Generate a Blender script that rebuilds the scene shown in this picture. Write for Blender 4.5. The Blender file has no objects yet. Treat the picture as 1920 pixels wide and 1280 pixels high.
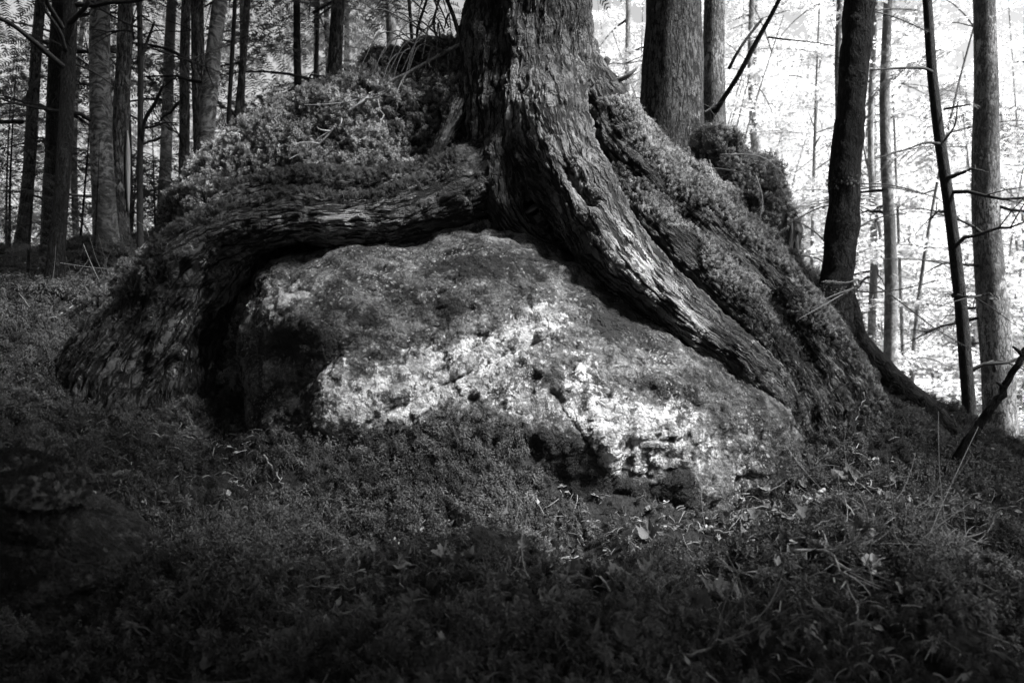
import bpy, math, random
import numpy as np
from math import radians, sin, cos, pi
from mathutils import Vector, Matrix

random.seed(7)
rng = np.random.default_rng(11)
S = bpy.context.scene
C = S.collection

# ------------------------------------------------------------------ camera, light, exposure
CAM = np.array((0.0, 0.0, 1.0)); PITCH = radians(3.0); FPX = 1507.0
cd = bpy.data.cameras.new('camera'); cam = bpy.data.objects.new('camera', cd); C.objects.link(cam)
cam.location = CAM; cam.rotation_euler = (radians(90) + PITCH, 0, 0)
cd.sensor_width = 36; cd.lens = 36 * FPX / 1920; cd.clip_start = .05; cd.clip_end = 2000
cd.dof.use_dof = True; cd.dof.focus_distance = 3.3; cd.dof.aperture_fstop = 4.0
S.camera = cam

SUN_EL, SUN_AZ = 50, 112            # azimuth clockwise from +Y (view direction): from the right, slightly behind the camera
w = bpy.data.worlds.new('World'); S.world = w; w.use_nodes = True
nt = w.node_tree; nt.nodes.clear()
sky = nt.nodes.new('ShaderNodeTexSky'); sky.sky_type = 'NISHITA'; sky.sun_disc = False
sky.sun_elevation = radians(SUN_EL); sky.sun_rotation = radians(SUN_AZ); sky.dust_density = 2.5
bw = nt.nodes.new('ShaderNodeRGBToBW'); bg = nt.nodes.new('ShaderNodeBackground'); wo = nt.nodes.new('ShaderNodeOutputWorld')
nt.links.new(sky.outputs[0], bw.inputs[0]); nt.links.new(bw.outputs[0], bg.inputs[0]); nt.links.new(bg.outputs[0], wo.inputs[0])
bg.inputs[1].default_value = 0.085
sd = bpy.data.lights.new('sun', 'SUN'); sun = bpy.data.objects.new('sun', sd); C.objects.link(sun)
sd.energy = 4.8; sd.angle = radians(11); sd.color = (1, 1, 1)
SUNV = Vector((sin(radians(SUN_AZ)) * cos(radians(SUN_EL)), cos(radians(SUN_AZ)) * cos(radians(SUN_EL)), sin(radians(SUN_EL))))
sun.rotation_euler = SUNV.to_track_quat('Z', 'Y').to_euler(); sun.location = SUNV * 30

S.view_settings.view_transform = 'Standard'; S.view_settings.look = 'None'
S.view_settings.gamma = 1; S.view_settings.use_curve_mapping = False
S.view_settings.exposure = 1.9
S.render.engine = 'CYCLES'
S.cycles.max_bounces = 5; S.cycles.diffuse_bounces = 3; S.cycles.glossy_bounces = 1
S.cycles.transmission_bounces = 2; S.cycles.transparent_max_bounces = 4
S.cycles.caustics_reflective = False; S.cycles.caustics_refractive = False
S.cycles.use_denoising = True; S.cycles.denoising_prefilter = 'FAST'; S.cycles.sample_clamp_indirect = 1.0; S.cycles.sample_clamp_direct = 4.0; S.cycles.blur_glossy = 1.
S.cycles.use_adaptive_sampling = True; S.cycles.adaptive_threshold = .015

# ------------------------------------------------------------------ helpers
def at(px, py, Y):
    """photo pixel -> point on its ray at world depth Y"""
    dx, dz = (px - 960) / FPX, (640 - py) / FPX
    d = np.array((dx, cos(PITCH) - dz * sin(PITCH), sin(PITCH) + dz * cos(PITCH)))
    return CAM + d * (Y / d[1])

def proj(P):
    d = P - CAM
    f = d[:, 1] * cos(PITCH) + d[:, 2] * sin(PITCH); u = -d[:, 1] * sin(PITCH) + d[:, 2] * cos(PITCH)
    f = np.where(np.abs(f) < .05, .05, f)
    return 960 + FPX * d[:, 0] / f, 640 - FPX * u / f

def _h(i, j, k, s):
    n = (i * 374761393 + j * 668265263 + k * 2147483647 + s * 974711) & 0xffffffff
    n = ((n ^ (n >> 13)) * 1274126177) & 0xffffffff
    n = ((n ^ (n >> 16)) * 2246822519) & 0xffffffff
    return ((n ^ (n >> 15)) & 0xffff) / 32767.5 - 1
def noise(P, sc=1., s=0):
    """smooth value noise, -1..1"""
    Q = np.asarray(P, float) * sc + 57.3; I = np.floor(Q).astype(np.int64); F = Q - I; F = F * F * F * (F * (F * 6 - 15) + 10)
    r = 0
    for a in (0, 1):
        for b in (0, 1):
            for c in (0, 1):
                wgt = (F[:, 0] if a else 1 - F[:, 0]) * (F[:, 1] if b else 1 - F[:, 1]) * (F[:, 2] if c else 1 - F[:, 2])
                r = r + wgt * _h(I[:, 0] + a, I[:, 1] + b, I[:, 2] + c, s)
    return r
def fbm(P, sc=1., oc=4, s=0):
    r = 0; a = 1.; 
    for o in range(oc):
        r = r + a * noise(P, sc * 2 ** o, s + o * 13); a *= .5
    return r

class MB:
    """collects vertices and faces of one mesh"""
    def __init__(self): self.v = []; self.f = []; self.uv = []; self.n = 0
    def add(self, v, f, uv=None):
        v = np.asarray(v, float); self.v.append(v)
        self.f += [tuple(i + self.n for i in q) for q in f]
        self.uv.append(np.zeros((len(v), 3)) if uv is None else uv); self.n += len(v)
    def tube(self, pts, rad, sides=8, cap=True, seed=0, lump=0.):
        P = np.asarray(pts, float); n = len(P); rad = np.broadcast_to(np.asarray(rad, float), (n,))
        T = np.gradient(P, axis=0); T /= np.linalg.norm(T, axis=1)[:, None] + 1e-9
        ref = np.array((0, -1., 0)) if abs(T[0][1]) < .9 else np.array((1., 0, 0))
        L = np.concatenate(([0], np.cumsum(np.linalg.norm(np.diff(P, axis=0), axis=1))))
        V = []; U = []
        ang = np.linspace(0, 2 * pi, sides, endpoint=False) + pi     # seam faces away from the reference side
        for i in range(n):
            a = ref - T[i] * np.dot(ref, T[i]); a /= np.linalg.norm(a) + 1e-9; b = np.cross(T[i], a)
            rr = rad[i] * np.ones(sides)
            if lump: rr = rr * (1 + lump * noise(np.c_[np.cos(ang) * 1.3, np.sin(ang) * 1.3, np.full(sides, L[i] * 2.2)], 1, seed) + .5 * lump * noise(np.c_[np.cos(ang) * 3, np.sin(ang) * 3, np.full(sides, L[i] * 7)], 1, seed + 5))
            V.append(P[i] + (np.cos(ang) * rr)[:, None] * a + (np.sin(ang) * rr)[:, None] * b)
            U.append(np.c_[(ang - 2 * pi) * rad.max(), np.full(sides, L[i]), np.full(sides, seed * 3.7)])
        V = np.concatenate(V); U = np.concatenate(U); F = []
        for i in range(n - 1):
            for k in range(sides):
                k2 = (k + 1) % sides
                F.append((i * sides + k, i * sides + k2, (i + 1) * sides + k2, (i + 1) * sides + k))
        if cap: F.append(tuple(range(sides - 1, -1, -1))); F.append(tuple(range((n - 1) * sides, n * sides)))
        self.add(V, F, U)
    def build(self, name, mat, parent=None, smooth=True, loc=None):
        me = bpy.data.meshes.new(name)
        V = np.concatenate(self.v)
        if loc is not None: V = V - np.asarray(loc)
        me.from_pydata(V, [], self.f)
        a = me.attributes.new('barkco', 'FLOAT_VECTOR', 'POINT'); a.data.foreach_set('vector', np.concatenate(self.uv).astype(np.float32).ravel())
        return mobj(name, me, mat, parent, smooth, loc)

def mobj(name, me, mat, parent=None, smooth=True, loc=None):
    if mat and not me.materials: me.materials.append(mat)
    if smooth: me.shade_smooth()
    o = bpy.data.objects.new(name, me); C.objects.link(o)
    if loc is not None: o.location = loc
    if parent: o.parent = parent
    return o
def grid_mesh(name, V, F):
    me = bpy.data.meshes.new(name); V = np.asarray(V, np.float32); F = np.asarray(F, np.int32)
    me.vertices.add(len(V)); me.vertices.foreach_set('co', V.ravel())
    k = F.shape[1]
    me.loops.add(F.size); me.loops.foreach_set('vertex_index', F.ravel())
    me.polygons.add(len(F)); me.polygons.foreach_set('loop_start', np.arange(0, F.size, k, dtype=np.int32)); me.polygons.foreach_set('loop_total', np.full(len(F), k, np.int32))
    me.update(calc_edges=True); return me
def coords(me):
    a = np.empty(len(me.vertices) * 3, np.float32); me.vertices.foreach_get('co', a); return a.reshape(-1, 3).astype(float)
def normals(me):
    a = np.empty(len(me.vertices) * 3, np.float32); me.vertex_normals.foreach_get('vector', a); return a.reshape(-1, 3).astype(float)
def setco(me, V): me.vertices.foreach_set('co', np.asarray(V, np.float32).ravel()); me.update()
def attr(me, name, val):
    if val.ndim == 2:
        a = me.attributes.new(name, 'FLOAT_VECTOR', 'POINT'); a.data.foreach_set('vector', val.astype(np.float32).ravel())
    else:
        a = me.attributes.new(name, 'FLOAT', 'POINT'); a.data.foreach_set('value', val.astype(np.float32))
def empty(name, loc, label=None, cat=None, group=None):
    o = bpy.data.objects.new(name, None); C.objects.link(o); o.location = loc; o.empty_display_size = .1
    if label: tag(o, label, cat, group)
    return o
def tag(o, label=None, cat=None, group=None, kind=None):
    if label: o['label'] = label
    if cat: o['category'] = cat
    if group: o['group'] = group
    if kind: o['kind'] = kind
    return o
def remesh(me, voxel):
    o = bpy.data.objects.new('tmp', me); C.objects.link(o)
    m = o.modifiers.new('r', 'REMESH'); m.mode = 'VOXEL'; m.voxel_size = voxel
    dg = bpy.context.evaluated_depsgraph_get(); dg.update()
    r = bpy.data.meshes.new_from_object(o.evaluated_get(dg))
    bpy.data.objects.remove(o); return r
def smooth_mesh(me, it, f=.5):
    E = np.empty(len(me.edges) * 2, np.int32); me.edges.foreach_get('vertices', E); E = E.reshape(-1, 2)
    V = coords(me); n = len(V); deg = np.bincount(E.ravel(), minlength=n)[:, None]
    for _ in range(it):
        A = np.zeros_like(V)
        for k in range(3):
            A[:, k] = np.bincount(E[:, 0], V[E[:, 1], k], n) + np.bincount(E[:, 1], V[E[:, 0], k], n)
        V = V + f * (A / np.maximum(deg, 1) - V)
    setco(me, V)
def spline(pts, n):
    """Catmull-Rom through rows of pts, n samples"""
    P = np.asarray(pts, float); P = np.vstack((2 * P[0] - P[1], P, 2 * P[-1] - P[-2])); m = len(P) - 3
    t = np.linspace(0, m - 1e-6, n); i = t.astype(int); u = (t - i)[:, None]
    a, b, c, d = P[i], P[i + 1], P[i + 2], P[i + 3]
    return .5 * (2 * b + (c - a) * u + (2 * a - 5 * b + 4 * c - d) * u * u + (3 * b - a - 3 * c + d) * u ** 3)
def pxpath(rows, n):
    """rows of (px, py, Y, radius) -> n smooth 3D points and radii"""
    R = np.array([(*at(a, b, c), r) for a, b, c, r in rows]); R = spline(R, n); return R[:, :3], np.maximum(R[:, 3], .001)

# ------------------------------------------------------------------ materials (all neutral: the photograph is black and white)
class NT:
    def __init__(self, name):
        self.m = bpy.data.materials.new(name); self.m.use_nodes = True; self.t = self.m.node_tree; self.t.nodes.clear()
        self.out = self.n('ShaderNodeOutputMaterial')
    def n(self, typ, **kw):
        x = self.t.nodes.new(typ)
        for k, v in kw.items(): setattr(x, k, v)
        return x
    def l(self, a, b): self.t.links.new(a, b)
    def put(self, sock, v):
        if hasattr(v, 'is_output'): self.l(v, sock)
        else: sock.default_value = v
    def math(self, op, a, b=0., c=0., clamp=False):
        x = self.n('ShaderNodeMath', operation=op, use_clamp=clamp); self.put(x.inputs[0], a); self.put(x.inputs[1], b); self.put(x.inputs[2], c); return x.outputs[0]
    def ramp(self, v, lo, hi, a=0., b=1., smooth=True):
        x = self.n('ShaderNodeMapRange', interpolation_type='SMOOTHSTEP' if smooth else 'LINEAR'); self.put(x.inputs[0], v)
        for i, q in enumerate((lo, hi, a, b)): self.put(x.inputs[i + 1], q)
        return x.outputs[0]
    def mix(self, f, a, b):
        x = self.n('ShaderNodeMix', data_type='FLOAT'); self.put(x.inputs[0], f); self.put(x.inputs[2], a); self.put(x.inputs[3], b); return x.outputs[0]
    def noise(self, co, sc, det=4., rough=.55, dist=0.):
        x = self.n('ShaderNodeTexNoise'); self.l(co, x.inputs['Vector']); x.inputs['Scale'].default_value = sc; x.inputs['Detail'].default_value = det
        x.inputs['Roughness'].default_value = rough; x.inputs['Distortion'].default_value = dist; return x.outputs[0]
    def voro(self, co, sc, feature='F1', rnd=1., out=0):
        x = self.n('ShaderNodeTexVoronoi', feature=feature); self.l(co, x.inputs['Vector']); x.inputs['Scale'].default_value = sc; x.inputs['Randomness'].default_value = rnd; return x.outputs[out]
    def scale(self, co, v):
        x = self.n('ShaderNodeVectorMath', operation='MULTIPLY'); self.l(co, x.inputs[0]); x.inputs[1].default_value = v; return x.outputs[0]
    def warp(self, co, by, amt):
        s = self.n('ShaderNodeTexNoise'); self.l(co, s.inputs['Vector']); s.inputs['Scale'].default_value = by; s.inputs['Detail'].default_value = 2
        a = self.n('ShaderNodeVectorMath', operation='SUBTRACT'); self.l(s.outputs[1], a.inputs[0]); a.inputs[1].default_value = (.5, .5, .5)
        m = self.n('ShaderNodeVectorMath', operation='MULTIPLY_ADD'); self.l(a.outputs[0], m.inputs[0]); m.inputs[1].default_value = (amt,) * 3; self.l(co, m.inputs[2]); return m.outputs[0]
    def attr(self, name, out='Vector'):
        x = self.n('ShaderNodeAttribute', attribute_name=name); return x.outputs[out]
    def obj(self): return self.n('ShaderNodeTexCoord').outputs['Object']
    def rand(self): return self.n('ShaderNodeObjectInfo').outputs['Random']
    def done(self, col, rough=.9, disp=None, dscale=.01, true_disp=False, bumpd=None, trans=0., spec=.2):
        b = self.n('ShaderNodeBsdfPrincipled'); self.put(b.inputs['Base Color'], col) if hasattr(col, 'is_output') else self.put(b.inputs['Base Color'], (col, col, col, 1))
        self.put(b.inputs['Roughness'], rough); b.inputs['Specular IOR Level'].default_value = spec
        sh = b.outputs[0]
        if trans:
            t = self.n('ShaderNodeBsdfTranslucent'); self.put(t.inputs[0], col) if hasattr(col, 'is_output') else self.put(t.inputs[0], (col, col, col, 1))
            mx = self.n('ShaderNodeMixShader'); mx.inputs[0].default_value = trans; self.l(sh, mx.inputs[1]); self.l(t.outputs[0], mx.inputs[2]); sh = mx.outputs[0]
        self.l(sh, self.out.inputs[0])
        if disp is not None:
            if true_disp:
                d = self.n('ShaderNodeDisplacement'); self.l(disp, d.inputs['Height']); d.inputs['Midlevel'].default_value = .5; d.inputs['Scale'].default_value = dscale
                self.l(d.outputs[0], self.out.inputs[2]); self.m.displacement_method = 'BOTH'
            else:
                u = self.n('ShaderNodeBump'); self.l(disp, u.inputs['Height']); u.inputs['Distance'].default_value = dscale; u.inputs['Strength'].default_value = 1
                self.l(u.outputs[0], b.inputs['Normal'])
        return self.m

def bark(name, dark, mid, lichen, lscale=9., plate=(26, 9), dscale=.014, true_disp=False, lam=.5, birch=False):
    k = NT(name); co = k.attr('barkco'); ob = k.obj()
    if birch:
        c2 = k.warp(co, 6., .06)
        v = k.noise(k.scale(k.warp(c2, 2.5, .35), (11, 34, 1)), 1., 6., .7); h = k.ramp(v, .3, .7); fine = k.noise(k.scale(co, (30, 120, 1)), 1., 3.)
        h = k.math('ADD', k.math('MULTIPLY', h, .6), k.math('MULTIPLY', fine, .5))
    else:
        c2 = k.warp(co, 9., .04)
        def crack(a, b, w_, det=3.):          # wandering fissures: the zero lines of a stretched noise
            return k.ramp(k.math('ABSOLUTE', k.math('SUBTRACT', k.noise(k.scale(c2, (plate[0] * a, plate[1] * b, 2)), 1., det, .6), .5)), 0., w_)
        f1 = crack(.75, .6, .07); f2 = crack(1.9, 1.9, .09); f3 = crack(.5, 2.6, .05, 2.)
        cell = k.voro(k.scale(c2, (plate[0] * 2., plate[1] * 2.8, 1)), 1., 'F1', 1., 1)
        sp_ = k.n('ShaderNodeSeparateColor'); k.l(cell, sp_.inputs[0])                # loose flakes, each at its own height
        fl = k.noise(k.scale(co, (95, 30, 8)), 1., 7., .75)
        h = k.math('MULTIPLY', k.math('MULTIPLY', f1, k.math('MULTIPLY_ADD', f2, .5, .5)), k.math('MULTIPLY_ADD', f3, .35, .65))
        h = k.math('ADD', k.math('MULTIPLY', h, .5), k.math('ADD', k.math('MULTIPLY', sp_.outputs[0], .14), k.math('MULTIPLY', fl, .42)))
    big = k.noise(ob, 2.6, 5., .6)
    col = k.mix(k.ramp(h, .3, .85), dark, k.mix(k.ramp(big, .35, .65), mid * .4, mid * 1.5))
    if true_disp:      # pale exposed bark, plus light on root and trunk put into the colour
        wn = k.math('MULTIPLY', k.attr('pale_lit', 'Fac'), k.ramp(k.noise(ob, 9., 5., .65), .3, .6, .25, 1.)); col = k.math('MULTIPLY', col, k.math('MULTIPLY_ADD', wn, 2.4, .8))
    ln = k.noise(k.warp(ob, 14., .05), lscale, 6., .68); lm = k.ramp(ln, 1 - lam - .02, 1 - lam + .06)
    fine2 = k.noise(ob, 130., 3., .6)
    col = k.mix(k.math('MULTIPLY', lm, k.ramp(h, .35, .75)), col, k.mix(fine2, lichen * .2, lichen * 1.5))
    return k.done(col, .88, h, dscale, true_disp)

M = {}
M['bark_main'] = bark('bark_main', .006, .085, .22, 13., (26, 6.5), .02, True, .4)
M['bark_spruce'] = bark('bark_spruce', .008, .10, .22, 11., (22, 9), .03, False, .42)
M['bark_dark'] = bark('bark_dark', .005, .03, .1, 22., (34, 14), .02, False, .36)
M['bark_grey'] = bark('bark_grey', .015, .12, .3, 9., (24, 10), .016, False, .44)
M['bark_mottle'] = bark('bark_mottle', .04, .2, .42, 5., (20, 12), .012, False, .46)
M['bark_birch'] = bark('bark_birch', .025, .17, .33, 6., (5, 40), .006, False, .4, True)
M['bark_pale'] = bark('bark_pale', .10, .30, .5, 5., (7, 16), .005, False, .42, True)

def m_moss(name, lo, hi, trans=.25):
    k = NT(name); oi = k.n('ShaderNodeObjectInfo'); t = k.attr('tip', 'Fac'); pn = k.noise(oi.outputs['Location'], 2.3, 4., .6); p2 = k.noise(oi.outputs['Location'], 13., 2., .6)
    r = k.math('ADD', k.math('MULTIPLY', oi.outputs['Random'], .45), k.math('ADD', k.ramp(pn, .38, .64, 0., .35), k.ramp(p2, .35, .65, 0., .3)), clamp=True)
    v = k.mix(k.math('POWER', r, 1.5), lo, hi * 1.35)
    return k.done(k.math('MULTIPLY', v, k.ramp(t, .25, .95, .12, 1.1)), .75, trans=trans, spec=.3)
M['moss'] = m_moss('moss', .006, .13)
M['moss_pale_skylit'] = m_moss('moss_pale_skylit', .07, .42)  # pale moss, with skylight on mound, root crest and stump put into its colour
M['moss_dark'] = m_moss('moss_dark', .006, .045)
k = NT('soil'); o_ = k.obj(); n_ = k.noise(o_, 30., 6., .65); M['soil'] = k.done(k.mix(k.ramp(n_, .3, .7), .006, .025), .95, n_, .03)
k = NT('needles'); M['needles'] = k.done(k.mix(k.rand(), .07, .12), .6, trans=.45)
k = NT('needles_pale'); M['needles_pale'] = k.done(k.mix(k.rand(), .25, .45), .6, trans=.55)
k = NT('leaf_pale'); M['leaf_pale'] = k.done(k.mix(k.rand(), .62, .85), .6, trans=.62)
k = NT('twig_bark'); n_ = k.noise(k.obj(), 60., 4.); M['twig'] = k.done(k.mix(n_, .05, .16), .85, n_, .003)
k = NT('twig_pale'); n_ = k.noise(k.obj(), 60., 4.); M['twig_pale'] = k.done(k.mix(n_, .1, .36), .8, n_, .003)
k = NT('twig_dark'); n_ = k.noise(k.obj(), 40., 4.); M['twig_dark'] = k.done(k.mix(n_, .008, .035), .85, n_, .003)
k = NT('dead_leaf'); o_ = k.obj(); n_ = k.noise(o_, 40., 4.); M['dead_leaf'] = k.done(k.mix(n_, .06, .2), .75, n_, .002, trans=.15)
k = NT('dead_leaf_pale'); n_ = k.noise(k.obj(), 40., 4.); M['dead_leaf_pale'] = k.done(k.mix(n_, .25, .5), .7, n_, .002, trans=.15)
k = NT('dead_leaf_dark'); n_ = k.noise(k.obj(), 40., 4.); M['dead_leaf_dark'] = k.done(k.mix(n_, .04, .11), .75, n_, .002, trans=.1)
k = NT('bare_wood'); n_ = k.noise(k.scale(k.obj(), (40, 40, 4)), 1., 4.); M['bare_wood'] = k.done(k.mix(n_, .2, .42), .8, n_, .004)
k = NT('rotten_wood'); n_ = k.noise(k.scale(k.obj(), (30, 30, 5)), 1., 5., .65); M['rotten_wood'] = k.done(k.mix(k.ramp(n_, .3, .7), .012, .09), .9, n_, .02)

# boulder: grey stone, pale crustose lichen, dark algae and moss stains; the attributes say where they grow
def m_rock(name, base=1.):
    k = NT(name); ob = k.obj(); L = k.attr('lichen', 'Fac'); D = k.attr('stain', 'Fac')
    wp = k.warp(ob, 9., .08)
    n1 = k.noise(ob, 5., 8., .62); n2 = k.noise(wp, 22., 7., .7); n3 = k.noise(ob, 120., 4., .6); n4 = k.noise(k.warp(ob, 30., .03), 48., 5., .7)
    streak = k.noise(k.warp(k.scale(ob, (9, 9, 26)), 1.2, .6), 1., 6., .65)
    stone = k.mix(k.ramp(n1, .3, .7), .022 * base, .095 * base); stone = k.math('MULTIPLY', stone, k.ramp(streak, .25, .7, .45, 1.35))
    n6 = k.noise(k.warp(ob, 11., .09), 11., 7., .72); stone = k.math('MULTIPLY', stone, k.ramp(n6, .42, .58, .35, 1.6)); stone = k.math('MULTIPLY', stone, k.ramp(n3, .3, .7, .5, 1.5))
    s = k.math('ADD', k.math('MULTIPLY', n2, .65), k.math('MULTIPLY', n4, .35))
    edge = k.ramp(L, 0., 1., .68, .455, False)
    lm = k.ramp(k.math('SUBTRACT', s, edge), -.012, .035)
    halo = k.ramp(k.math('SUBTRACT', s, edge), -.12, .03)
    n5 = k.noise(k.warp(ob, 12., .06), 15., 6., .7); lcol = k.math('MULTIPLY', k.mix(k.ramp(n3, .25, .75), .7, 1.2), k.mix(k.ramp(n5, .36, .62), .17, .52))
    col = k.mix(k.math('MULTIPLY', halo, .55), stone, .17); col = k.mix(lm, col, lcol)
    # single round lichen flecks
    f = k.voro(wp, 34., 'F1'); fm = k.math('MULTIPLY', k.ramp(f, .30, .18), k.ramp(k.noise(ob, 9., 4., .7), .44, .58)); f_ = k.voro(wp, 75., 'F1'); fm = k.math('MAXIMUM', fm, k.math('MULTIPLY', k.ramp(f_, .38, .2), k.ramp(k.noise(ob, 6., 4., .7), .46, .6)))
    col = k.mix(k.math('MULTIPLY', k.math('MULTIPLY', fm, k.ramp(L, .15, .4)), .7), col, k.mix(n3, .15, .5))
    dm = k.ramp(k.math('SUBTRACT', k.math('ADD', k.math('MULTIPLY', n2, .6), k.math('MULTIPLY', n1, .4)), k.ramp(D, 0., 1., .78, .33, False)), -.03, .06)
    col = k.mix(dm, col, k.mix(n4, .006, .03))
    pit = k.ramp(k.voro(k.warp(ob, 20., .05), 13., 'DISTANCE_TO_EDGE'), .0, .06)
    h = k.math('ADD', k.math('MULTIPLY', n1, .45), k.math('ADD', k.math('MULTIPLY', n2, .35), k.math('ADD', k.math('MULTIPLY', k.math('ADD', n3, n4), .13), k.math('ADD', k.math('MULTIPLY', lm, .06), k.math('MULTIPLY', streak, .25)))))
    h = k.math('ADD', h, k.math('MULTIPLY', pit, .04))
    return k.done(col, .9, h, .075, True)
M['rock'] = m_rock('rock')
M['rock_shaded'] = m_rock('rock_shaded', .3)  # same rock darkened: shade over the small stones put into the colour

# ------------------------------------------------------------------ ground
GC = [(0,1280,1.55),(480,1280,1.5),(960,1280,1.5),(1440,1280,1.5),(1920,1280,1.55),
      (0,1130,1.95),(500,1080,2.05),(960,1090,2.1),(1450,1060,2.2),(1920,1080,2.1),
      (60,880,2.55),(300,850,2.75),(560,828,2.92),(700,800,2.9),(880,796,2.9),(985,860,2.86),(1050,960,2.78),(960,985,2.62),(760,900,2.74),(1200,970,2.75),(1440,930,2.95),(1650,860,3.15),(1900,930,2.8),
      (0,660,3.3),(130,640,3.55),(190,560,4.2),(0,560,4.3),(0,500,5.6),(230,470,5.8),(330,430,6.2),(250,780,3.35),(420,800,3.3),
      (1640,700,3.85),(1720,760,3.8),(1810,830,3.75),(1900,872,3.7)]
GP = np.array([at(*g) for g in GC])
GX = [(-3,0.2,.55),(0,.2,.42),(3,.2,.45),(0,-2,.3),(-4,-2,.5),(4,-2,.3),(-5,2.5,1.35),(-4.5,4,1.75),(-6,7,2.2),(0,3.9,.9),(0,5,1.4),(1,6,1.1),
      (3.6,3.,.62),(3.4,4.8,.35),(2.2,5.2,.75),(4.,7,-.35),(5.5,4,-.1),(-2,8,1.9),(1,9,.6),(6,1,.1)]
GP = np.vstack((GP, GX))
def _tps(r2): return np.where(r2 > 1e-9, .5 * r2 * np.log(r2 + 1e-12), 0)
_n = len(GP); _A = np.zeros((_n + 3, _n + 3)); _A[:_n, :_n] = _tps(((GP[:, None, :2] - GP[None, :, :2]) ** 2).sum(2)) + np.eye(_n) * .004
_A[:_n, _n] = 1; _A[:_n, _n + 1:] = GP[:, :2]; _A[_n, :_n] = 1; _A[_n + 1:, :_n] = GP[:, :2].T
_W = np.linalg.solve(_A, np.r_[GP[:, 2], 0, 0, 0])
def gz(x, y, rough=True):
    x = np.atleast_1d(np.asarray(x, float)); y = np.atleast_1d(np.asarray(y, float))
    near = _W[_n] + _W[_n + 1] * x + _W[_n + 2] * y
    for i in range(_n): near = near + _W[i] * _tps((x - GP[i, 0]) ** 2 + (y - GP[i, 1]) ** 2)
    far = np.clip(.7 - np.where(x > 0, .25, .36) * x, -4.5, 2.3) - .02 * np.clip(y - 6, 0, 200)
    far = np.where(x > 25, far + .0 * x, far)
    d = np.hypot(x * .9, y - 3.2); wgt = 1 / (1 + np.exp((d - 5.2) * 2.2))
    z = near * wgt + far * (1 - wgt)
    P = np.c_[x, y, x * 0]
    if rough: z = z + .065 * np.sqrt(np.abs(noise(P, 4.3, 12))) - .035 + .1 * fbm(P, 1.9, 3, 3) + .035 * noise(P, 7, 8) + .022 * noise(P, 17, 9)
    return z
def axis(a, b, step, lo, hi, g=1.22):
    r = list(np.arange(a, b + 1e-6, step)); s = step
    while r[-1] < hi: s *= g; r.append(r[-1] + s)
    s = step; l = []; x = a
    while x > lo: s *= g; x -= s; l.append(x)
    return np.array(l[::-1] + r)
def sheet(xs, ys):
    X, Y = np.meshgrid(xs, ys); Z = gz(X.ravel(), Y.ravel()); V = np.c_[X.ravel(), Y.ravel(), Z]
    nx, ny = len(xs), len(ys); i = np.arange(nx * (ny - 1)).reshape(ny - 1, nx)[:, :-1].ravel()
    return V, np.c_[i, i + 1, i + nx + 1, i + nx]
V, F = sheet(axis(-4, 4, .04, -400, 400), axis(.6, 6.5, .04, -200, 600))
gm = grid_mesh('ground', V, F)
ground = mobj('ground', gm, M['soil']); tag(ground, 'dark mossy forest floor sloping up to the boulder', 'ground', kind='structure')

# ------------------------------------------------------------------ moss sprigs (unlinked collection used by the moss scatter)
SPR = {}
def sprig(kind, seed, mat):
    """one moss shoot: a short stem with whorls of narrow drooping leaves"""
    r = np.random.default_rng(seed); V = []; F = []; T = []; n = 0
    if kind == 'feather':   nl, Ls, H, wd = 38, .017, .026, .0012
    elif kind == 'short':   nl, Ls, H, wd = 22, .008, .011, .0008
    else:                   nl, Ls, H, wd = 34, .022, .036, .0013
    for i in range(nl):
        t = i / nl; a = i * 2.4 + r.uniform(-.4, .4); z = H * (.15 + .85 * t); l = Ls * (1.05 - .55 * t) * r.uniform(.7, 1.3); el = -.35 + 1.5 * t ** 1.5 + r.uniform(-.25, .25)
        d = np.array((cos(a) * cos(el), sin(a) * cos(el), sin(el))); s = np.array((-sin(a), cos(a), r.uniform(-.4, .4))) * wd * r.uniform(.7, 1.4)
        b = np.array((0, 0, z)); m = b + d * l * .55 + np.array((0, 0, .12 * l)); e = b + d * l - np.array((0, 0, .25 * l))
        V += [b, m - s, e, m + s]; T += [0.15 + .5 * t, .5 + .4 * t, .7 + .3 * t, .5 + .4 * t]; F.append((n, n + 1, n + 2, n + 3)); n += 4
    me = bpy.data.meshes.new('moss_shoot'); me.from_pydata(V, [], F); attr(me, 'tip', np.array(T)); me.materials.append(mat)
    return bpy.data.objects.new('moss_shoot', me)
for nm, kind, mat in (('feather', 'feather', 'moss'), ('long', 'long', 'moss'), ('short', 'short', 'moss_dark'), ('pale', 'short', 'moss_pale_skylit'), ('featherskylit', 'feather', 'moss_pale_skylit'), ('featherdark', 'feather', 'moss_dark')):
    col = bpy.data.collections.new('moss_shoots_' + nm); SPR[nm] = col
    for i in range(5): col.objects.link(sprig(kind, i * 7 + len(SPR), M[mat]))

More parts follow.
